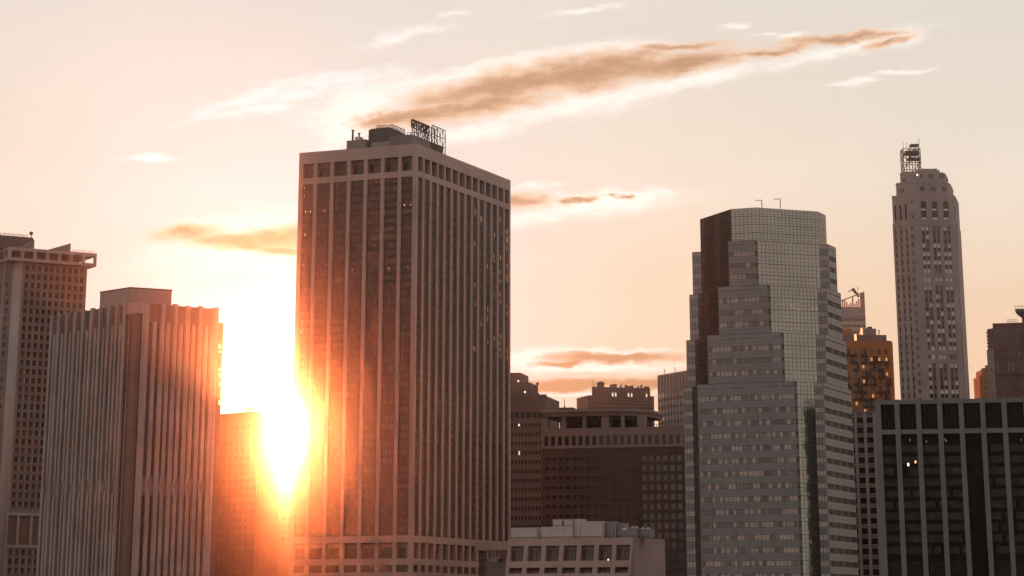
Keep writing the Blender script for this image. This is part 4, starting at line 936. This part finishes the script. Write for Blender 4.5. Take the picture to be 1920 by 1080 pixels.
# ---------------------------------------------------------------- far crowned tower with a roof crane
def far_tower():
    Y = 1900; f = Face(atY(1570, 600, Y), atY(1623, 600, Y)); W = f.L
    a0 = f.A(1570, 560); zL, zR = f.Z(1570, 567), f.Z(1622, 547.5); z1 = f.Z(1600, 586)
    t = thing('office_tower', 'far pale tower with a slanted crown, behind the right side of the glass tower', 'tower', f.P(W/2, 0, -10))
    b = MB(); b.prism([f.P(0,0,-.5), f.P(W,0,-.5), f.P(W,0,-25), f.P(0,0,-25)], 0, z1); b.build('core', 'far_metal', t)
    n = 14; b = MB()
    for k in range(n+1):
        a = W*k/n; zt = zL + (zR-zL)*a/W
        if not (5 <= k <= 11 and k not in (8,)): f.box(b, max(0, a-.55), min(W, a+.55), z1, zt, -1.2, -.1)
        else: f.box(b, a-.55, a+.55, z1, z1+(zt-z1)*(.55+.1*(k % 3)), -1.2, -.1)
    f.box(b, 0, W, z1, z1+(zL-z1)*.55, -1.3, -.5); b.build('crown_fins', 'far_metal', t)
    b = MB(); b.bar(f.P(0, zL, -.6), f.P(W, zR, -.6), .8); f.box(b, W-3.6, W, z1, zR-.6, -1.3, -.6); b.build('crown_beam', 'far_metal', t)
    z = z1 - 2; 
    for k in range(12):
        b = MB(); f.box(b, -.05, W+.05, z-2.6, z, -.6, .1); b.build('floor_band', 'far_band' if k % 3 else 'penthouse_pale', t); z -= 4.6
    its = []; z = z1 - 4.6
    for k in range(12):
        its += [(f, W*i/9+.5, W*(i+1)/9-.5, z-1.9, z-.1, -.3) for i in range(9)]; z -= 4.6
    windows(t, its, 'window_grey')
    a = f.A(1603, 548); zz = zL + (zR-zL)*a/W
    k = thing('roof_crane', 'small dark maintenance crane on the slanted crown of the far tower', 'crane', f.P(a, zz, -1))
    b = MB(); b.bar(f.P(a+3, zz-1, -1), f.P(a-1.5, zz+5.5, -1), 1.5); b.build('mast', 'steel_dark', k)
    b = MB(); b.bar(f.P(a-1, zz+4.5, -1), f.P(a-5, zz+3, -1), .7); b.bar(f.P(a-1.5, zz+5.5, -1), f.P(a+.5, zz+2, -1), 2); b.build('boom', 'steel_dark', k)
    k = thing('antenna_mast', 'thin whip aerial beside the crane on the far slanted tower', 'antenna', f.P(f.A(1609, 550), zz+1, -1))
    b = MB(); b.bar(f.P(f.A(1609, 550), zz, -1), f.P(f.A(1609, 550), f.Z(1609, 536), -1), .3); b.build('whip', 'steel_dark', k); b = MB(); b.bar(f.P(f.A(1609, 550)-.6, zz+1.5, -1), f.P(f.A(1609, 550)+.6, zz+1.5, -1), .3); b.build('bracket', 'steel_dark', k)
far_tower()

# ---------------------------------------------------------------- brick tower, its orange standing for reflected sunlight
def orange_tower():
    Y = 1350; f = Face(atY(1570, 640, Y), atY(1672, 640, Y) + Vector((0, 0, 0))); W = f.L
    H = f.Z(1640, 640)
    t = thing('apartment_tower', 'brick tower coloured orange as if sunlit, dark window stacks, between glass and stone towers', 'tower', f.P(W/2, 0, -12))
    cr = 1.2; pts = [f.P(0,0,-.8), f.P(W-1.5,0,-.8), f.P(W-.9, 0, -1.3), f.P(W-.9,0,-28), f.P(0,0,-28)]
    b = MB(); b.prism(pts, 0, H-.4); b.build('core', 'sunlit_orange_brick', t)
    pr = f.Z(1640, 660) - f.Z(1640, 673.7)
    rows = [(f.Z(1640, 664)-pr*k, f.Z(1640, 655)-pr*k) for k in range(24) if f.Z(1640, 664)-pr*k > 2]
    cols = [(f.A(u-3.6, 700), f.A(u+3.6, 700)) for u in (1588, 1604, 1619.5, 1635.5, 1650, 1663.5)]
    wall = MB(); its = grid(wall, f, cols, list(reversed(rows)), 0, W-.3, 0, H, .4, m='sunlit_orange_brick'); wall.build('wall', None, t)
    b = MB(); b.prism([f.P(W-.3,0,0), f.P(W+.35,0,-.35), f.P(W+.6,0,-1.2), f.P(W+.6,0,-28), f.P(W-.3,0,-28)], 0, H-.3); b.build('rounded_corner', 'sunlit_orange_brick', t)
    b = MB(); f.box(b, -.1, W-.2, H-2.9, H-2.6, -.2, .12); f.box(b, 0, W-.2, H, H+.3, -1, .1); b.build('cornice', 'sunlit_orange_brick', t)
    windows(t, its, 'window_grey', limit=70)
    rr = random.Random(21); n = 0
    for (a0, a1) in cols:                                # dark irregular bay panels round the windows
        for j, (r0, r1) in enumerate(rows[:11]):
            q = rr.random()
            if q < .75:
                b = MB(); s = rr.choice((-1, 1)); w = rr.uniform(.5, 1.5)
                f.box(b, a0-.2-(w if s < 0 else 0), a1+.2+(w if s > 0 else 0), r0-rr.uniform(.9, 1.5), r0-.02, -.1, .7); 
                if rr.random() < .6: f.box(b, (a0-1.0 if s < 0 else a1-.1), (a0+.1 if s < 0 else a1+1.0), r0, r1+.4, -.1, .25)
                b.build('bay_panel', 'steel_dark', t)
    for a0, a1 in cols:
        for (r0, r1) in rows[:9]:
            if rr.random() < .14: m = MB(); f.box(m, a0+.5, a1-.5, r0+.3, r1-.5, -.38, -.3); m.build('lit_or_glint_pane', 'lit_dim', t)
    for u0, u1, v, dd, mm in ((1570, 1662, 628, -2, 'penthouse_grey'), (1618, 1642.5, 616, -5, 'penthouse_pale'), (1575, 1596, 617, -4, 'sunlit_orange_brick'), (1627, 1635, 612.5, -5.2, 'roof_dark')):
        b = MB(); f.box(b, f.A(u0, v, dd), f.A(u1, v, dd), H-.3, f.Z(1640, v, dd), -22, dd); b.build('penthouse', mm, t)
    for u, v, w, h in ((1604, 632.5, 1.2, 3.4), (1615.5, 621, .9, 3.6)): lit(t, f, u, v, w, h, -1.6 if v > 630 else -4.6, 'lit_warm')  # small penthouse glints painted as glowing panes
    q = f.P(f.A(1648, 620, -4), 0, -4); k = thing('antenna_mast', 'short pole aerial on the orange tower roof', 'antenna', Vector((q.x, q.y, f.Z(1640, 628))))
    b = MB(); b.cyl(q, .25, f.Z(1640, 628, -4), f.Z(1640, 619, -4), 6); b.build('pole', 'steel_dark', k); b = MB(); b.cyl(q, .45, f.Z(1640, 621.5, -4), f.Z(1640, 619, -4), 6); b.build('aerial', 'steel_dark', k)
orange_tower()

# ---------------------------------------------------------------- stone skyscraper with stepped crown
def stone_tower():
    Y = 1300; C = atY(1701.8, 365, Y); H3 = C.z; C = C.to_2d().to_3d()
    fr = Face(C, C + dirv(3)*40); aR = fr.A(1785, 365); fr = Face(C, fr.P(aR, 0)); W = aR
    ch = dirv(-41); Lc = Face(C - ch*40, C); La = 40 - Lc.A(1672.2, 368); Lp = C - ch*La
    Rp = fr.P(W, 0) + dirv(62)*5; back = 32*dirv(76)
    poly = [Lp, C, fr.P(W, 0), Rp, Rp + back*.8, Lp + back*.9]
    t = thing('skyscraper', 'tall slim pale stone skyscraper with a stepped crown, right of the photo', 'tower', fr.P(W/2, 0, -15))
    z2 = fr.Z(1740, 418); lower = inset(poly, -.3)
    lf = Face(lower[1], lower[2]); lc = Face(lower[0], lower[1]); lr = Face(lower[2], lower[3])
    uf = Face(poly[1], poly[2]); uc = Face(poly[0], poly[1]); ur = Face(poly[2], poly[3])
    b = MB(); b.prism(inset(lower, 1.0), 0, z2-.1); b.prism(inset(poly, 1.0), z2-.1, H3-.2); b.build('core', 'stone_pale', t)
    for pl, z0, z1 in ((lower, 0, z2-.1), (poly, z2-.1, H3-.2)):
        b = MB()
        for i in (3, 4, 5): f = Face(pl[i], pl[(i+1) % 6]); f.box(b, .02, f.L-.02, z0, z1, -1.2, -.01)
        b.build('rear_wall', 'stone_pale', t)
    wall = MB()
    def Zf(v): return lf.Z(1745, v)
    pit = Zf(480 + 40/3.857) - Zf(480 + 660/3.857); pit /= 10
    zr = Zf(424.5) ; rows = []
    tops = []; z = zr; k = 0
    cset = [(lf.A(u-2.7, 560), lf.A(u+2.7, 560)) for u in (1735, 1742.5, 1755.5, 1763, 1776, 1783.5)]
    cset = []
    for u in (1733.5, 1741, 1754, 1761.5, 1774, 1781.5):
        a = lf.A(u, 480); cset.append((a-.78, a+.78))
    a = lf.A(1711.5+1.0, 480); single = (a-.62, a+.62); a = lf.L-1.9; far = (a-.3, a+.3)
    nrow = int((zr-4)/pit)
    skip = (4, 5) ; rows = []; rowh = []
    for k in range(nrow):
        zt = zr - pit*k; rows.append((zt-pit*.50, zt))
    blank = {int((zr - Zf(v))/pit) for v in (531, 676)}
    opening = [(r0 - (pit*.5-.25) if i not in blank else r0, r1) for i, (r0, r1) in enumerate(rows)]
    allc = [single] + cset
    g = grid(wall, lf, allc, list(reversed([(a if i not in blank else a, b2) for i, (a, b2) in enumerate(rows)])), 0, lf.L, 0, z2, .45, m='stone_pale')
    # recessed dark spandrels beneath the paired windows
    for (a0, a1) in cset:
        sp = MB()
        for i, (r0, r1) in enumerate(rows):
            if i in blank or i+1 in blank: continue
            lf.box(sp, a0, a1, r0-pit*.46, r0-.05, -.3, .02)
        sp.build('spandrel', 'window_dark', t)
    wall.build('front_wall', None, t)
    rr = random.Random(4)
    A = [x for x in g if x[1] > single[1] and rr.random() < .68]; As = set(id(x) for x in A); Bw = [x for x in g if id(x) not in As]
    windows(t, A, 'window_blind'); windows(t, Bw, 'window_grey', limit=90)
    for a in (lf.A(1748, 480), lf.A(1768, 480)):
        b = MB(); lf.box(b, a-.45, a+.45, 0, z2-.6, -.2, .2); b.build('pilaster', 'stone_trim', t)
    # chamfer faces with slot windows
    for f, ns in ((lc, 3), (lr, 1)):
        b = MB(); w = f.L/ns; cs = [(w*(i+.5)-.55, w*(i+.5)+.55) for i in range(ns)]
        seg = []; zt = z2-1.5; 
        while zt > 26: seg.append((zt-24, zt)); zt -= 25.5
        gg = grid(b, f, cs, list(reversed(seg)), .01, f.L-.01, 0, z2, .6, m='stone_pale'); b.build('chamfer_wall', None, t)
        for (ff, a0, a1, s0, s1, dd) in gg:
            q = MB(); n = 6
            for i in range(n): ff.box(q, a0, a1, s0+(s1-s0)*i/n, s0+(s1-s0)*(i+.55)/n, dd-.1, dd, 'window_dark'); ff.box(q, a0, a1, s0+(s1-s0)*(i+.55)/n, s0+(s1-s0)*(i+1)/n, dd-.1, dd+.1, 'stone_pale')
            q.build('slot_window', None, t)
    # upper stage with arched windows
    za0, za1 = uf.Z(1745, 411), uf.Z(1745, 377); b = MB()
    arch = []
    for u in (1731.5, 1752.5, 1773.5): a = uf.A(u, 390); arch.append((a-1.45, a+1.45))
    grid(b, uf, [ (uf.A(1710, 390)-.5, uf.A(1710, 390)+.5) ], [(uf.Z(1710, 408), uf.Z(1710, 403)), (uf.Z(1710, 381), uf.Z(1710, 376.5))], 0, arch[0][0]-.5, z2, H3, .4, m='stone_pale')
    grid(b, uf, arch, [(za0, za1)], arch[0][0]-.5, uf.L, z2, H3, .6, m='stone_pale')
    for a0, a1 in arch:                                  # round heads: stepped corner fillets
        for j in range(5):
            x = (a1-a0)/2*(1-math.sqrt(max(0, 1-((j+1)/5)**2)) if j < 4 else 1) * .98; zz = za1 - 1.45 + 1.45*j/5
            uf.box(b, a0, a0+x*.55, zz, zz+.29, -.6, -.02, 'stone_pale'); uf.box(b, a1-x*.55, a1, zz, zz+.29, -.6, -.02, 'stone_pale')
    b.build('crown_wall', None, t)
    for a0, a1 in arch:
        q = MB(); uf.box(q, a0, a1, za0, za1, -.7, -.6, 'window_dark'); q.build('arched_window', None, t)
    for a0, a1 in arch:
        for v0, v1 in ((394.5, 391), (411, 407.5)):
            q = MB(); uf.box(q, a0+.25, a1-.25, uf.Z(1745, v0), uf.Z(1745, v1), -.6, -.5); q.build('blind', 'window_blind', t)
    for f, ns in ((uc, 3), (ur, 1)):
        b = MB(); w = f.L/ns; cs = [(w*(i+.5)-.6, w*(i+.5)+.6) for i in range(ns)]
        gg = grid(b, f, cs, [(z2+2, H3-5)], .01, f.L-.01, z2, H3, .8, m='stone_pale'); b.build('chamfer_wall', None, t)
        for (ff, a0, a1, s0, s1, dd) in gg: q = MB(); ff.box(q, a0, a1, s0, s1, dd-.1, dd); q.build('slot_window', 'window_dark', t)
    b = MB(); b.prism(inset(lower, -.08), z2-.5, z2+.15); b.prism(inset(poly, -.1), H3-.5, H3+.25); b.build('ledge', 'stone_trim', t)
    # crown tiers
    T2 = inset(poly, 2.3); zt2 = uf.Z(1735, 340.5); f2 = Face(T2[1], T2[2]); c2 = Face(T2[0], T2[1])
    T1 = inset(poly, 4.6); zt1 = uf.Z(1735, 321); f1 = Face(T1[1], T1[2]); c1 = Face(T1[0], T1[1])
    for T, z0, z1 in ((T2, H3+.25, zt2), (T1, zt2, zt1)):
        b = MB(); b.prism(T, z0, z1, 'stone_pale'); b.prism(inset(T, -.18), z1-.7, z1-.1, 'stone_trim'); 
        b.build('crown_tier', None, t)
    its = []
    for u in (1727, 1731, 1747.5, 1752, 1768, 1772): a = f2.A(u, 352); its.append((f2, a-.42, a+.42, f2.Z(1745, 358), f2.Z(1745, 350), .06))
    for u in (1727, 1743, 1748, 1763, 1767): a = f1.A(u, 330); its.append((f1, a-.38, a+.38, f1.Z(1745, 334), f1.Z(1745, 326), .06))
    for f in (c1, c2): its += [(f, f.L*x-.4, f.L*x+.4, (zt1 if f is c1 else zt2)-5.2, (zt1 if f is c1 else zt2)-3, .06) for x in (.4, .62)]
    windows(t, its, 'window_dark')
    lit(t, f1, 1720, 327, .8, 1.6, .08, 'lit_pale')
    b = MB()
    for f, zz in ((f2, zt2), (c2, zt2), (f1, zt1), (c1, zt1), (uf, H3)):
        for i in range(5): f.box(b, f.L*(i+.1)/5, f.L*(i+.9)/5, zz-.05, zz+.35+.25*(i == 2), -1.2, -.1)
    b.build('battlement', 'stone_pale', t)
    mid = f1.A(1741, 318); b = MB(); f1.box(b, mid-3.6, mid+3.6, zt1, f1.Z(1741, 316), -5, -.4); f1.box(b, mid-6, mid+6, zt1, f1.Z(1741, 318.5), -5.5, -.3); b.build('attic', 'stone_pale', t)
    # antenna scaffold
    p0, p1 = f1.P(f1.A(1695, 318, -4), 0, -4), f1.P(f1.A(1727, 318, -4), 0, -4); bk = dirv(93)*7; zt = f1.Z(1710, 279, -4)
    k = thing('antenna_scaffold', 'rusty antenna scaffold with platforms on top of the stone skyscraper', 'antenna', (p0+p1)/2 + Vector((0, 0, zt1)))
    b = MB()
    for q, r in ((p0, p1), (p0+bk, p1+bk)): lattice(b, q, r, zt1-1.5, zt, 3, .34, 4)
    lattice(b, p0, p0+bk, zt1-1.5, zt, 2, .34, 4); lattice(b, p1, p1+bk, zt1-1.5, zt, 2, .34, 4); b.build('frame', 'steel_dark', k)
    b = MB(); dd = (p1-p0).normalized(); w = (p1-p0).length
    for z, x0, x1, th in ((f1.Z(1710, 285, -4), .15, .95, 1.2), (f1.Z(1710, 296.5, -4), .3, 1.0, .7), (f1.Z(1710, 271, -4), .5, .95, .5)):
        b.prism([p0+dd*w*x0, p0+dd*w*x1, p0+dd*w*x1+bk, p0+dd*w*x0+bk], z-th/2, z+th/2)
    b.build('platform', 'steel_dark', k)
    b = MB()
    for i in range(9): q = p0 + dd*w*random.uniform(.3, .95) + bk*random.random(); z = f1.Z(1710, random.choice((285, 297)), -4); b.bar(q+Vector((0, 0, z-1.2)), q+Vector((random.uniform(-1, 1), 0, z+1.8)), .55)
    b.build('panel_antenna', 'steel_dark', k)
    for x, v in ((.02, 266), (.22, 267), (.95, 258), (.8, 268)):
        b = MB(); q = p0+dd*w*x; b.bar(q + Vector((0, 0, zt-.5)), q + Vector((0, 0, f1.Z(1710, v, -4))), .2); b.build('whip', 'steel_dark', k)
    b = MB(); lattice(b, p0+dd*w*.5+bk*.5, p1+bk*.5, zt, f1.Z(1710, 268, -4), 2, .25, 2); b.build('upper_frame', 'steel_dark', k)
    q = f1.P(f1.A(1756, 316), 0, -2); k = thing('roof_vent', 'tiny flue on the right of the stone skyscraper crown', 'vent pipe', Vector((q.x, q.y, zt1)))
    b = MB(); b.cyl(q, .55, zt1, zt1+2.1, 8); b.build('pipe', 'steel_dark', k); b = MB(); b.cyl(q, .8, zt1+2.1, zt1+2.5, 8); b.build('cap', 'steel_dark', k)
stone_tower()

# ---------------------------------------------------------------- grey gridded block between glass and dark towers
def grey_grid():
    Y = 960; f = Face(atY(1585, 774, Y), atY(1585, 774, Y) + dirv(-20)*21); W = f.L; H = f.Z(1625, 773.5)
    t = thing('office_block', 'grey gridded block squeezed between the glass tower and dark columned tower', 'building', f.P(W/2, 0, -10))
    b = MB(); b.prism([f.P(0,0,-1), f.P(W,0,-1), f.P(W,0,-22), f.P(0,0,-22)], 0, H-.3); b.build('core', 'window_dark', t)
    pit = (f.Z(1625, 786) - f.Z(1625, 861))/4
    a1 = f.A(1622.3, 800); p = f.A(1640, 800) - f.A(1622.3, 800)
    edges = [0, a1-p, a1, a1+p, W]; cols = [(x+.5, y-.5) for x, y in zip(edges, edges[1:]) if y-x > 1.5]
    rows = []; z = f.Z(1625, 783)
    while z - 2 > 0: rows.append((z-pit*.55, z)); z -= pit
    wall = MB(); its = grid(wall, f, cols, list(reversed(rows)), 0, W, 0, H, .6, m='grey_grid')
    for x in (a1-p, a1, a1+p): f.box(wall, x-.55, x+.55, 0, H, -.3, .5, 'crown_concrete')
    for r in rows: f.box(wall, 0, W, r[1]+.2, r[1]+.5, -.2, .2, 'crown_concrete'); f.box(wall, 0, W, r[0]-.5, r[0]-.2, -.2, .2, 'crown_concrete')
    f.box(wall, 0, W, H, H+.4, -1, .3, 'grey_grid'); wall.build('wall', None, t)
    windows(t, its, 'window_dark')
    k = thing('roof_railing', 'thin grey railing on the grey gridded block', 'railing', f.P(W/2, H, -1))
    b = MB(); lattice(b, f.P(0, 0, -.8), f.P(W-.3, 0, -.8), H+.4, H+1.6, 10, .1, 1, False); b.build('rail', 'grey_grid', k)
grey_grid()

# ---------------------------------------------------------------- dark tower with white columns, lower right
def dark_tower():
    H = atY(1640, 750, 800).z; p = atZ(1640, 750, H); f = Face(p, p + dirv(-12.5)*52); W = f.L
    t = thing('office_tower', 'near-black glass tower with white columns filling the lower right corner', 'tower', f.P(W/2, 0, -20))
    b = MB(); b.prism([f.P(0,0,-1.6), f.P(W,0,-1.6), f.P(W,0,-28), f.P(.0,0,-28)], 0, H-.4); b.build('core', 'black_glass', t)
    z = lambda v: f.Z(1700, v)
    zc, zo, zb = z(757.8), z(805.2), z(814)
    bay = (f.A(1882, 900) - f.A(1679.5, 900))/5; c0 = f.A(1681.5, 760)
    cs = [0.9] + [c0 + bay*k for k in range(12) if c0 + bay*k < W-1]; cw = 1.55
    for i, a in enumerate(cs):
        w = 1.8 if i == 0 else cw; b = MB(); f.box(b, a-w/2 + (0 if i else .0), a+w/2, 0, H, -1.5, .45); b.build('column', 'white_column', t)
    for za, zz in ((zc, H-.15), (zb, zo)):
        for x, y in zip(cs, cs[1:]+[W+.78]): b = MB(); f.box(b, x+.78, y-.78, za, zz, -1.5, .1); b.build('beam', 'white_column', t)
    for j, (x, y) in enumerate(zip(cs, cs[1:])):
        x0, x1 = x+.78 + (.12 if j == 0 else 0), y-.78
        b = MB(); f.box(b, x0, x1, zo, zc, -1.4, -1.2, 'black_glass')
        for k in range(1, 4): f.box(b, x0+(x1-x0)*k/4-.06, x0+(x1-x0)*k/4+.06, zo, zc, -1.2, -1.1, 'black_glass_row')
        b.build('louvre_opening', None, t)
        z0b = z(1046)
        if j == 4:
            b = MB(); f.box(b, x0, x1, 0, zb, -1.4, -.9, 'black_glass'); b.build('blank_bay', None, t); continue
        n = 11; hh = (zb - z0b)/n; b = MB(); npan = 5; w = (x1-x0)/npan
        for k in range(n):
            zz = z0b + k*hh; f.box(b, x0, x1, zz, zz+hh*.36, -1.4, -1.0, 'black_glass')
            for i in range(npan): f.quad(b, x0+i*w, x0+(i+1)*w, zz+hh*.36, zz+hh, -1.1, random.choice(('black_glass_row',)*9 + ('black_glass',)) if k < n-1 else 'black_glass', .01)
        for i in range(1, npan): f.box(b, x0+i*w-.05, x0+i*w+.05, z0b, zb, -1.3, -1.02, 'black_glass')
        b.build('window_strip', None, t)
        b = MB(); f.box(b, x0, x1, 0, z0b, -1.4, -1.0, 'black_glass')
        for i in range(1, 9): f.box(b, x0+(x1-x0)*i/9-.1, x0+(x1-x0)*i/9+.1, 0, z0b-1, -1.0, -.85, 'black_glass_row')
        b.build('base_louvre', None, t)
    lit(t, f, 1703, 871, .55, .95, -.85, 'lit_pale'); lit(t, f, 1716.5, 866, .5, .8, -.85, 'lit_warm')
    for u, v in ((1706,825),(1737,828),(1772,824),(1774,827),(1915,825)): lit(t, f, u, v, .35, .6, -1.0, 'lit_faint')
dark_tower()

# ---------------------------------------------------------------- brown brick tower and small orange tower, far right
def right_edge():
    Y = 1150; p = atY(1861, 608, Y); H = p.z; f = Face(p, p + dirv(-16)*45); W = f.L
    t = thing('office_tower', 'brown brick tower with slim windows, cut by the right edge of the photo', 'tower', f.P(W/2, 0, -12))
    sl2 = Face(f.P(0, 0) - dirv(-62)*4.2, f.P(0, 0)); H2 = f.Z(1861, 615.5)
    b = MB(); b.prism([f.P(0,0,-.7), f.P(W,0,-.7), f.P(W,0,-30), f.P(0,0,-30)], 0, H-.3); b.build('core', 'brown_brick', t)
    cs = []
    for u in (1868.2, 1875.4, 1882.5, 1889.6, 1896.7): a = f.A(u, 650); cs.append((a-.55, a+.55))
    for u in (1911, 1921, 1931, 1941): a = f.A(u, 650); cs.append((a-.9, a+.9))
    zz = lambda v: f.Z(1885, v)
    rows = [(zz(748), zz(738)), (zz(726), zz(712)), (zz(697.5), zz(678)), (zz(668), zz(656)), (zz(646), zz(632)), (zz(628), zz(615))]
    z = rows[0][0] - 2; low = []
    while z > 3: low.insert(0, (z-2.4, z)); z -= 4
    wall = MB(); its = grid(wall, f, cs, low + rows, 0, W, 0, H, .4, m='brown_brick')
    f.box(wall, 0, W, H, H+.35, -1, .25, 'brown_stone')
    for v in (700.5, 702.5): f.box(wall, f.A(1866, v), W, zz(v+1.2), zz(v), -.2, .3, 'brown_stone')
    wall.build('wall', None, t)
    windows(t, its, 'window_grey')
    q = MB(); a0 = f.A(1910.5, 640); f.box(q, a0, a0+8, zz(660), zz(623), -.5, .12); q.build('dark_panel', 'window_dark', t)
    q = MB(); a0 = f.A(1893, 700); f.box(q, a0, f.A(1907.5, 700), zz(735), zz(709), -.5, .12); q.build('dark_panel', 'window_dark', t)
    b = MB(); b.prism([sl2.P(0,0), sl2.P(sl2.L-.05,0), f.P(-.05,0,-25), sl2.P(0,0)-f.n*25], 0, H2); b.build('side_bay', 'brown_brick', t)
    b = MB(); sl2.box(b, -.5, sl2.L-.1, 0, sl2.Z(1855, 656), -2, .5); b.build('grey_pier', 'grey_stone', t)
    its = [(sl2, sl2.L*.3, sl2.L*.6, sl2.Z(1855, v+9), sl2.Z(1855, v), .62) for v in (667, 690, 712, 735)]; windows(t, its, 'window_grey')
    b = MB()
    for i in range(8): sl2.box(b, -.3, .1, H2-2-i*1.6, H2-1.2-i*1.6, -1, .3)
    b.build('quoin', 'brown_brick', t)
    # flared roof canopy on a stem
    zt = zz(577); zc = zz(584); a0 = f.A(1903.5, 580, -4); a1 = a0 + 16
    b = MB(); f.box(b, f.A(1915.5, 590, -6), f.A(1915.5, 590, -6)+5, H, zc-.2, -12, -6); b.build('canopy_stem', 'brown_stone', t)
    b = MB(); b.hexa([f.P(a0+2.6, zc-2.2, -5), f.P(a1-2.6, zc-2.2, -5), f.P(a1-2.6, zc-2.2, -13), f.P(a0+2.6, zc-2.2, -13), f.P(a0, zc, -3), f.P(a1, zc, -3), f.P(a1, zc, -15), f.P(a0, zc, -15)])
    f.box(b, a0, a1, zc, zt-.4, -15, -3); cn = b.build('canopy', 'roof_dark', t)
    b = MB(); lattice(b, f.P(a0, 0, -3.2), f.P(a1, 0, -3.2), zt-.4, zt+1.0, 10, .14); b.build('rail', 'steel_dark', cn)
    k = thing('roof_railing', 'pale glass-like railing on the brown brick tower at the right edge', 'railing', f.P(f.A(1898, 600), H, -1))
    b = MB(); lattice(b, f.P(f.A(1888.5, 600, -1), 0, -1), f.P(f.A(1907, 600, -1), 0, -1), H+.35, H+2, 6, .12, 2, False); b.build('rail', 'penthouse_grey', k)
    Y = 1330; f = Face(atY(1836.5, 703, Y), atY(1870, 700, Y)); W = f.L
    t = thing('apartment_tower', 'small stepped tower coloured orange-red as if sunlit, behind the brown brick tower', 'tower', f.P(W/2, 0, -8))
    Ha, Hb = f.Z(1838, 704), f.Z(1846, 692); aS = f.A(1841.5, 700)
    rows = [(Ha-2-3.3*k-2.1, Ha-2-3.3*k) for k in range(int(Ha/3.3)-1)]
    wall = MB(); its = grid(wall, f, [(.45, .95)], list(reversed(rows)), 0, aS, 0, Ha, .35, m='sunlit_red_stone')
    its += grid(wall, f, cols_even(aS+.3, W-.3, 4, .8), list(reversed(rows)), aS, W, 0, Hb, .35, m='sunlit_red_stone')
    wall.prism([f.P(0,0,-.8), f.P(aS,0,-.8), f.P(aS,0,-18), f.P(0,0,-18)], 0, Ha-.2, 'sunlit_red_stone'); wall.prism([f.P(aS,0,-.8), f.P(W,0,-.8), f.P(W,0,-18), f.P(aS,0,-18)], 0, Hb-.2, 'sunlit_red_stone')
    f.box(wall, aS, W, Hb, Hb+.5, -2, .2, 'sunlit_red_stone'); f.box(wall, aS+2.2, W, Hb+.5, Hb+2, -3, -.2, 'sunlit_red_stone')
    wall.build('wall', None, t); windows(t, its, 'window_grey')
right_edge()

# ---------------------------------------------------------------- evening haze
def haze():
    b = MB(); b.prism([(-1500,-800),(1500,-800),(1500,2000),(-1500,2000)], -2.2, 300)
    o = b.build('haze', 'asphalt'); o['kind'] = 'stuff'
    m = bpy.data.materials.new('haze'); m.use_nodes = True; t = m.node_tree; t.nodes.clear()
    v = t.nodes.new('ShaderNodeVolumePrincipled'); v.inputs['Color'].default_value = (1, .93, .88, 1); v.inputs['Density'].default_value = 4.6e-5; v.inputs['Anisotropy'].default_value = .9865
    ou = t.nodes.new('ShaderNodeOutputMaterial'); t.links.new(v.outputs[0], ou.inputs['Volume'])
    o.data.materials.clear(); o.data.materials.append(m)
haze()
